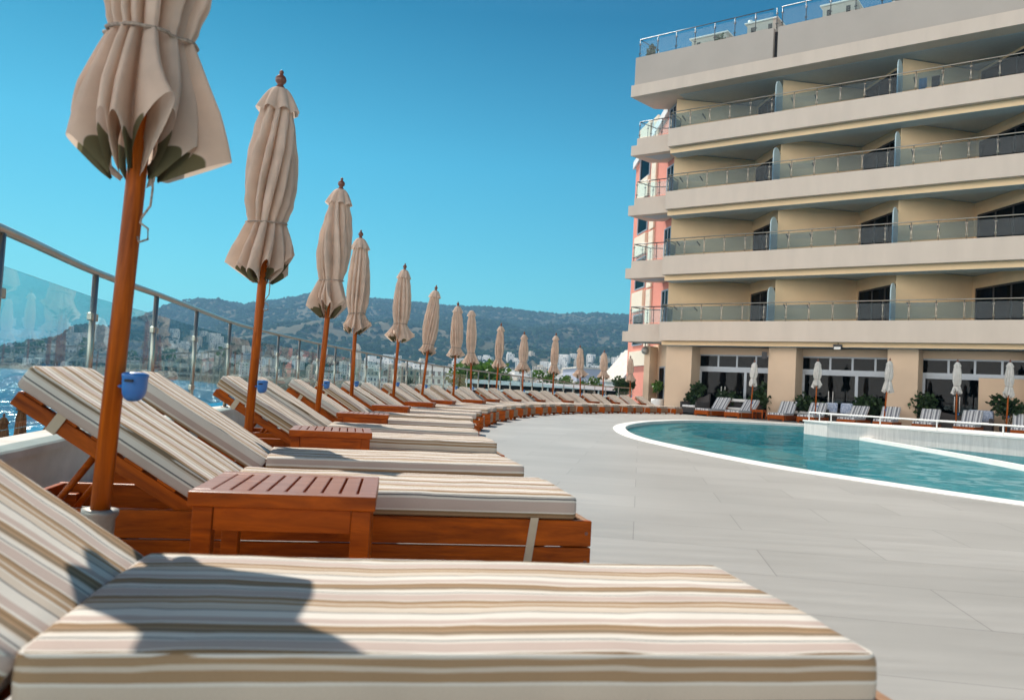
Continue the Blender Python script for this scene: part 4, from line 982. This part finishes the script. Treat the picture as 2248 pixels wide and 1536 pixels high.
# ------------------------------------------------------------------ hotel front furniture
lp=make_lounger(M['stripe_blue'],'blue striped lounger',50,'teak'); first=True
BT=[2.75,4.05,5.72,6.95,8.55,9.75,11.15,12.55,14.2]
BL=['first blue striped lounger from the left along the hotel front','second blue striped lounger from the left, beside the small teak table','third blue striped lounger from the left, right of the small teak table','blue striped lounger just left of the raised pool wall','blue striped lounger behind the raised pool wall, left of the third column','blue striped lounger directly in front of the third column','blue striped lounger just right of the third column','blue striped lounger beside the sofa with blue pillows','rightmost blue striped lounger along the hotel front']
for i,t_ in enumerate(BT):
    o=lp if i==0 else copy_tree(lp)
    p=hw(t_+.25,.0); a=HROT+R(-90)+R([-8,-6,2,0,-3,2,0,-2,3][i])
    o.location=(p.x,p.y,0); o.rotation_euler=(0,0,a)
    for ch in o.children:
        if ch.rotation_euler[1]!=0: ch.rotation_euler=(0,R([46,42,44,45,40,44,43,46,42][i]),0)
    tag(o,BL[i],'sun lounger','blue striped loungers along the hotel front')
o=copy_tree(pt); p=hw(4.92,-.2); o.location=(p.x,p.y,0); o.rotation_euler=(0,0,HROT); tag(o,'small teak side table between two blue striped loungers by the hotel','side table')
for i,(px_t,top,lab) in enumerate([(4.55,2.52,'white folded parasol in front of the second column'),(7.25,2.62,'white folded parasol in front of the glass doors between two columns'),(9.85,2.72,'white folded parasol in front of the third column'),(12.35,2.72,'white folded parasol right of the third column'),(13.95,2.75,'white folded parasol at the right edge of the picture')]):
    t=make_parasol(lab,seed=200+i*5,top=top-.11,tiez=1.72+.05*(i%3),hemz=1.34+.04*(i%2),flare=[.05,.07,.08,.08,.07][i],twist=.4,detail=0,cmat=M['canvas_white'],group='white folded parasols along the hotel front')
    p=hw(px_t,-.25); t.location=(p.x,p.y,0); t.rotation_euler=(0,R([2.5,1,4,0,2][i]),0)
    o=copy_tree(ash); o.location=(p.x+.056,p.y-.008,.68); tag(o,'blue ashtray on the pole of the '+lab.replace(' folded','').replace(' in front of',' before').replace(' at the right edge of the picture',' at the right picture edge'),'ashtray','blue ashtrays on the white parasols')
def sofa(label,t_,d_,w,rz=0,pill=None,back=.78,throw=False):
    p=hw(t_,d_); s=empty('wicker_sofa',(p.x,p.y,0),HROT+rz); tag(s,label,'sofa','dark wicker sofas along the hotel front')
    mb=MB(); mb.box(-w/2,w/2,0,.78,.06,.32); bevel(mb.build('seat',M['wicker'],s),.03,3)
    mb=MB(); n=14
    for i in range(n+1):
        f=i/n; x=-w/2-.06+(w+.12)*f; z=back-.16*math.sin(math.pi*f)
        for (yy,zz) in ((.70,.0),(.79,.0),(.86,z),(.78,z)): mb.v.append((x,yy,zz))
    for i in range(n):
        for k in range(4): k2=(k+1)%4; mb.f.append([i*4+k,(i+1)*4+k,(i+1)*4+k2,i*4+k2]); mb.m.append(0); mb.sm.append(False)
    mb.f.append([0,1,2,3]); mb.f.append([n*4+3,n*4+2,n*4+1,n*4]); mb.m+=[0,0]; mb.sm+=[False,False]
    mb.build('backrest',M['wicker'],s)
    for sx in (-1,1):
        mb=MB(); mb.box(*(sorted((sx*(w/2-.02),sx*(w/2+.08)))),.02,.74,.0,.58); bevel(mb.build('armrest',M['wicker'],s),.03,3)
    mb=MB(); mb.box(-w/2+.05,w/2-.05,.03,.68,.322,.43); bevel(mb.build('seat_cushion',M['white'],s),.04,3)
    if throw:
        mb=MB(); mb.box(-w*.42,w*.42,.66,.90,back-.10,back+.03); o=mb.build('white_throw',M['white'],s); bevel(o,.03,2)
    return s
sofa('brown wicker sofa with a high curved back beside the first column',1.62,-.15,.95,R(-25),back=.98)
sofa('dark wicker sofa with a white throw over its back behind the first two blue loungers',3.7,.35,1.7,R(-4),throw=True)
sofa('dark wicker sofa behind the third and fourth blue loungers',6.55,.62,1.7)
sofa('dark wicker sofa with blue and white pillows right of the third column',12.4,.5,1.9)
sofa('dark wicker sofa with blue pillows behind the raised pool wall',7.9,.7,1.5)
for i,(t_,d_,lab) in enumerate([(7.55,.95,'blue and white pillow leaning on the left of the sofa behind the pool wall'),(8.15,.95,'blue and white pillow leaning on the right of the sofa behind the pool wall'),(12.85,.8,'blue and white pillow on the sofa right of the third column'),(13.2,.8,'blue and white pillow at the right end of the sofa right of the third column')]):
    p=hw(t_,d_,.44); mb=MB(); 
    mb.box(-.24,.24,-.07,.07,0,.44); o=mb.build('pillow',M['pillow_blue'],None,tuple(p),(R(-14),0,HROT)); 
    bevel(o,.065,5); o.data.polygons.foreach_set('use_smooth',[True]*len(o.data.polygons))
    tag(o,lab,'pillow','blue and white pillows on the sofas')
p=hw(4.65,.93,2.62); sp=MB(); sp.box(-.11,.11,-.12,.12,0,.32); sp.tube([(.0,.1,.16),(.0,.2,.16)],.02,8); o=bevel(sp.build('wall_speaker',M['rope'],None,tuple(p),(0,0,HROT+.3)),.015); tag(o,'small black loudspeaker on the wall left of the second column','speaker')
p=hw(7.9,.30,3.05); fl=empty('floodlight',tuple(p),HROT); tag(fl,'black floodlight with a white lens under the first balcony','floodlight')
MB().box(-.17,.17,-.05,.10,.06,.20).build('housing',M['rope'],fl); MB().box(-.13,.13,-.08,-.051,.0,.10).build('lens',M['white'],fl); MB().tube([(0,.05,.2),(0,.05,.27)],.02,8).build('bracket',M['rope'],fl)
p=hw(-1.45,1.45,2.95); gl=empty('globe_lamp',tuple(p)); tag(gl,'grey round lamp under the corner balcony at the left end of the hotel','lamp')
MB().lathe([(.04,-.20),(.13,-.16),(.18,-.05),(.18,.03),(.12,.14),(.05,.17)],seg=16).build('shade',M['galv'],gl); MB().tube([(0,0,.17),(0,0,.33)],.02,8).build('bracket',M['rope'],gl)

# ------------------------------------------------------------------ beyond the fence: low buildings
b=empty('bar_pavilion',(2.6,49.5,-1.78),R(-4)); tag(b,'long low bar pavilion with a pale flat sheet roof beyond the fence','pavilion')
MB().box(-5.2,6.0,-1.2,2.4,2.70,2.94).build('roof',M['greyroof'],b)
MB().box(-5.0,5.8,.2,.4,0,2.0).build('wall',M['curb'],b); MB().box(-5.0,5.8,.45,2.2,1.9,2.69).build('painted_shade',M['dark'],b)  # dark block stands in for the shade under the roof
for i in range(8): MB().tube([(-4.8+i*1.5,-.9,0),(-4.8+i*1.5,-.9,2.695)],.05,8).build('post',M['white'],b)
MB().box(-5.1,5.9,-1.0,-.85,2.30,2.42).build('beam',M['white'],b)
g=empty('rendered_block',(7.8,70,-5),R(8)); tag(g,'plain grey blue rendered block beyond the farthest parasols','building')
MB().box(-2.2,6.5,0,6,0,7.75).build('wall',M['bluewall'],g); MB().box(-2.3,6.6,-.1,6.1,7.752,7.9).build('roof',M['curb'],g)
pv=empty('white_pavilion',(8.0,57,-3),R(24)); tag(pv,'white pavilion with a steep sloping roof beside the pink wing','pavilion')
mb=MB(); mb.v=[(-.9,-.9,4.55),(1.1,-.9,6.75),(1.1,2,6.75),(-.9,2,4.55),(-.9,-.9,4.75),(1.1,-.9,6.95),(1.1,2,6.95),(-.9,2,4.75)]
for f in ((3,2,1,0),(4,5,6,7),(0,1,5,4),(1,2,6,5),(2,3,7,6),(3,0,4,7)): mb.f.append(list(f)); mb.m.append(0); mb.sm.append(False)
mb.build('roof',M['curb'],pv)
MB().prism([(-.6,-.6),(1.05,-.6),(1.05,1.8),(-.6,1.8)],0,[4.8,6.6,6.6,4.8]).build('wall',M['white'],pv)
for x in (-.4,.1,.6): MB().box(x,x+.3,-.64,-.61,3.2,4.4).build('window',M['dark'],pv)
wp_=make_parasol('white folded parasol on the terrace below, showing just behind the fourth parasol',seed=400,top=3.0,tiez=2.1,hemz=1.75,flare=.05,twist=.3,detail=0,finial=False,cmat=M['canvas_white']); wp_.location=(-4.55,24,-1.2)
# lower beach terrace on the left
for i,(x,y,zt,lab) in enumerate([(-12.6,20.6,-.62,'folded brown parasol on the beach below, nearest the left edge'),(-13.0,22,-.35,'taller folded brown parasol on the beach below'),(-12.0,21.5,-.85,'folded brown parasol on the beach below, beside the lounger back')]):
    t=make_parasol(lab,seed=500+i,top=2.4,tiez=1.2,hemz=.9,flare=.03,twist=.4,detail=0,finial=True,cmat=M['thatch'],group='folded brown parasols on the beach below'); t.location=(x,y,zt-2.45)
# ------------------------------------------------------------------ terrain, sea, town
def lerp(tab,x):
    if x<=tab[0][0]: return tab[0][1]
    for (a,b),(c,d) in zip(tab,tab[1:]):
        if x<=c: return b+(d-b)*(x-a)/(c-a)
    return tab[-1][1]
RIDGE=[(-1400,700),(-900,735),(-500,770),(-200,768),(0,764),(60,750),(130,741),(170,729),(240,714),(300,698),(345,684),(380,675),(405,664),(430,656),(470,658),(530,666),(560,662),(600,656),(640,650),(690,641),(720,648),(815,653),(900,661),(960,668),(1060,675),(1150,685),(1250,688),(1370,690),(1600,700),(2000,720),(2600,760),(3400,800)]
RD=[(-1400,1900),(200,1900),(430,2500),(3400,2700)]
SHORE=[(-1400,1500),(0,1130),(250,960),(450,800),(520,560),(560,330),(620,60),(3400,60)]
def u2x(u): return 1124+1800*u
def hz(x): return 853+.054*(x-1124)
def ground(u,r):
    """u = X/Y, r = depth Y"""
    x=u2x(u); sh=lerp(SHORE,x); rd=lerp(RD,x); zr=CAMH+(hz(x)-lerp(RIDGE,x))/1800*rd
    r0=max(sh,560)
    if r<sh: z=-11.5+ (2.2*math.exp(-((sh-r)/25.0)))
    elif r<r0: z=-8.2+ (2.6)*min(1,(r-sh)/200.0)
    else:
        t=(r-r0)/(rd-r0)
        z0=-8.2+2.6*min(1,max(0,(r0-sh)/200.0))
        if t<=1:
            z=z0+(zr-z0)*(t**1.55)
        else: z=zr-(t-1)*zr*1.2
        p=Vector((u*r*.004,r*.004,.3))
        k=min(1,t*2.2)*(1 if t<1 else .6)*(1-.75*math.exp(-((t-1)/.07)**2))
        z+=k*(38*noise.noise(p)+16*noise.noise(p*3.1)+7*noise.noise(p*8))
    if r<58 and x<700: z=max(z,-9+.0) if r>48 else -4.6-(r-10)*.06
    return z
mb=MB(); us=[-1.25+2.85*i/270 for i in range(271)]; rs=[8,20,40,50,58,75,100,150,220,300,380,450,520,560]+[600+28*i for i in range(80)]+[2900,3100,3400]
for r in rs:
    for u in us: mb.v.append((u*r,r,ground(u,r)))
nu_=len(us)
for i in range(len(rs)-1):
    for k in range(nu_-1): mb.f.append([i*nu_+k,i*nu_+k+1,(i+1)*nu_+k+1,(i+1)*nu_+k]); mb.m.append(0); mb.sm.append(True)
tag(mb.build('hills',M['hill']),kind='structure')
mb=MB(); mb.face([(-9000,-300,-9),(9000,-300,-9),(9000,9000,-9),(-9000,9000,-9)]); tag(mb.build('sea',M['sea']),kind='structure')
# woodland on the slopes
rn=random.Random(5); wd=MB()
def blob(mb,c,r,rn):
    b=len(mb.v); n1=6
    tw=rn.uniform(0,1)
    mb.v.append((c[0],c[1],c[2]+r*rn.uniform(.8,1.2)))
    for lv,(rr,zz) in enumerate(((.7,.62),(1.0,.05))):
        for k in range(n1):
            a=2*math.pi*(k+tw+lv*.5)/n1; q=rr*r*rn.uniform(.75,1.2); mb.v.append((c[0]+q*math.cos(a),c[1]+q*math.sin(a),c[2]+zz*r*rn.uniform(.8,1.2)))
    for k in range(n1):
        k2=(k+1)%n1
        mb.f.append([b,b+1+k,b+1+k2]); mb.f.append([b+1+k,b+7+k,b+7+k2]); mb.f.append([b+1+k,b+7+k2,b+1+k2])
        mb.m+=[0]*3; mb.sm+=[False]*3
cnt=0
while cnt<26000:
    x=rn.uniform(-60,1560); r=math.sqrt(rn.uniform(700**2,2650**2)); u=(x-1124)/1800; sh=lerp(SHORE,x); rd=lerp(RD,x)
    if r<sh+60 or r>rd*1.03: continue
    t=(r-max(sh,560))/(rd-max(sh,560))
    P=Vector((u*r*.0035,r*.0035,1.7)); dens=.95+.9*noise.noise(P)+.5*noise.noise(P*3)
    lo=.26 if x>430 else .12
    if t<lo: dens-=(lo-t)*5.5
    if x<330: dens-=.45
    if rn.random()>dens: continue
    s=rn.uniform(3.5,8.5)*(1 if t>.3 else .7)
    blob(wd,(u*r,r,ground(u,r)-s*.25),s,rn); cnt+=1
tag(wd.build('hillside_woodland',M['wood_far']),'dense dark green scrub woodland covering the hills across the bay','woodland',None,'stuff')
# town
def house_mesh(i):
    rn=random.Random(100+i); w=rn.uniform(8,15); d=rn.uniform(8,12); fl=rn.choice((1,2,2,3,3,4)); h=fl*3.1+.8; mb=MB()
    mb.box(-w/2,w/2,-d/2,d/2,-4,h)
    if rn.random()<.5: mb.box(-w/2+1,w*.1,-d/2+1,d/2-1,h+.002,h+2.4)
    mt=2 if rn.random()<.22 else 0
    if mt: mb.v+= [(-w/2-.3,-d/2-.3,h+.01),(w/2+.3,-d/2-.3,h+.01),(w/2+.3,d/2+.3,h+.01),(-w/2-.3,d/2+.3,h+.01),(-w/4,0,h+2),(w/4,0,h+2)]; b=len(mb.v)-6; 
    if mt:
        for f in ((0,1,5,4),(1,2,5),(2,3,4,5),(3,0,4)): mb.f.append([b+q for q in f]); mb.m.append(2); mb.sm.append(False)
    nw=max(2,int(w/3))
    for f in range(fl):
        z=f*3.1+1.0
        for q in range(nw):
            x=-w/2+w*(q+.5)/nw; 
            if rn.random()<.85: mb.box(x-.6,x+.6,-d/2-.06,-d/2+.1,z,z+1.4+(.5 if rn.random()<.4 else 0),1)
        if rn.random()<.55: mb.box(-w/2+.4,w/2-.4,-d/2-1.1,-d/2-.061,z-1.15,z-.35)
        for q in range(2): mb.box(-w/2-.06,-w/2+.1,-d/4+q*d/2-.5,-d/4+q*d/2+.5,z,z+1.4,1)
    return mb.mesh('town_house_%d'%i,[M['h_white'] if rn.random()<.72 else M['h_cream'],M['h_win'],M['h_roof']])
HM=[house_mesh(i) for i in range(14)]
rn=random.Random(77); placed=[]; tries=0
while len(placed)<285 and tries<60000:
    tries+=1
    x=rn.choice((rn.uniform(430,1420),rn.uniform(1000,1400),rn.uniform(1040,1400),rn.uniform(820,1400),rn.uniform(500,900))); u=(x-1124)/1800; sh=lerp(SHORE,x)
    rmin=max(sh+25,430 if x<1030 else 600) if x>860 else max(sh+25,700); rmax=1260 if x>850 else 1200
    r=rmin+(rmax-rmin)*rn.random()**1.0
    X,Y=u*r,r
    if any((X-a)**2+(Y-b)**2<(12.5 if x>1000 else 16.5)**2 for a,b in placed): continue
    placed.append((X,Y)); o=link('town_house',rn.choice(HM)); z=ground(u,r); o.location=(X,Y,z+.4); o.rotation_euler=(0,0,rn.uniform(-.6,.6)-u); s=rn.uniform(.8,1.15)*(1 if x>800 else .75); o.scale=(s,s,s)
    tag(o,'small flat fronted house among the crowded pale far town below the wooded hill','house','pale houses of the far town')
for i,(x,r,lab) in enumerate([(70,1190,'lone white villa at the foot of the far left headland'),(92,1215,'second white villa beside it above the far left beach'),(150,1130,'white waterfront house at the far left harbour')]):
    u=(x-1124)/1800; o=link('villa',HM[(3,7,9)[i]]); o.location=(u*r,r,ground(u,r)+.3); o.scale=(1.1,1,.7); tag(o,lab,'house')
# taller blocks in front of the town
for i,(x,r,w,fl,lab) in enumerate([(975,330,15,4,'wide pale apartment block with rows of balconies, left of the bright green tree'),(835,560,12,3,'white apartment block in the far town, left of the fifth parasol'),(1215,620,15,5,'white apartment block behind the eleventh parasol'),(1120,640,14,4,'pale apartment block right of the bright green tree'),(1330,700,12,4,'white block house low in the town left of the hotel'),(905,440,14,3,'long white block left of the sixth parasol')]):
    u=(x-1124)/1800; z=ground(u,r); t=empty('apartment_block',(u*r,r,z),-u+.1*(i%3-1)); tag(t,lab,'apartment block')
    h=fl*3.1+.9; MB().box(-w/2,w/2,0,10,-3,h).build('wall',M['h_white'],t); MB().box(-w/2-.2,w/2+.2,-.2,10.2,h+.003,h+.35).build('roof',M['h_cream'],t)
    for f in range(fl):
        zz=f*3.1+.6; MB().box(-w/2+.5,w/2-.5,-1.3,-.003,zz-.5,zz-.32).build('balcony',M['h_white'],t)
        for q in range(int(w/2.4)): xx=-w/2+1.3+q*2.4; MB().box(xx-.55,xx+.55,-.05,-.004,zz,zz+1.75).build('window',M['h_win'],t)
# harbour boat, mast on the summit
u=(128-1124)/1800; r=1085; t=empty('harbour_boat',(u*r,r,-9),.4); tag(t,'white and blue boat moored below the far left headland','boat')
MB().prism([(-9,-2.5),(7,-2.5),(12,0),(7,2.5),(-9,2.5)],-.3,2.6).build('hull',M['h_white'],t); MB().box(-6,2,-1.8,1.8,2.61,5.6).build('cabin',M['bluewall'],t); MB().tube([(-1,0,5.6),(-1,0,11)],.25,6).build('mast',M['white'],t)
u=(691-1124)/1800; r=2480; MB()
o=MB().tube([(0,0,0),(0,0,14),(0,0,26)],[1.1,.8,.4],6).build('radio_mast',M['steel'],None,(u*r,r,ground(u,r)-2)); tag(o,'thin radio mast on the highest summit of the hills','mast')

# air between the terrace and the hills
if HAZE:
    hm,hnt,hout=newmat('sea_haze'); pv_=hnt.nodes.new('ShaderNodeVolumePrincipled'); pv_.inputs['Color'].default_value=(.30,.64,1.0,1); pv_.inputs['Density'].default_value=HAZE; pv_.inputs['Anisotropy'].default_value=.2
    hnt.links.new(pv_.outputs[0],hout.inputs['Volume'])
    hb=MB().box(-9200,9200,-400,9200,-13,345); o=hb.build('haze',hm); tag(o,kind='stuff')
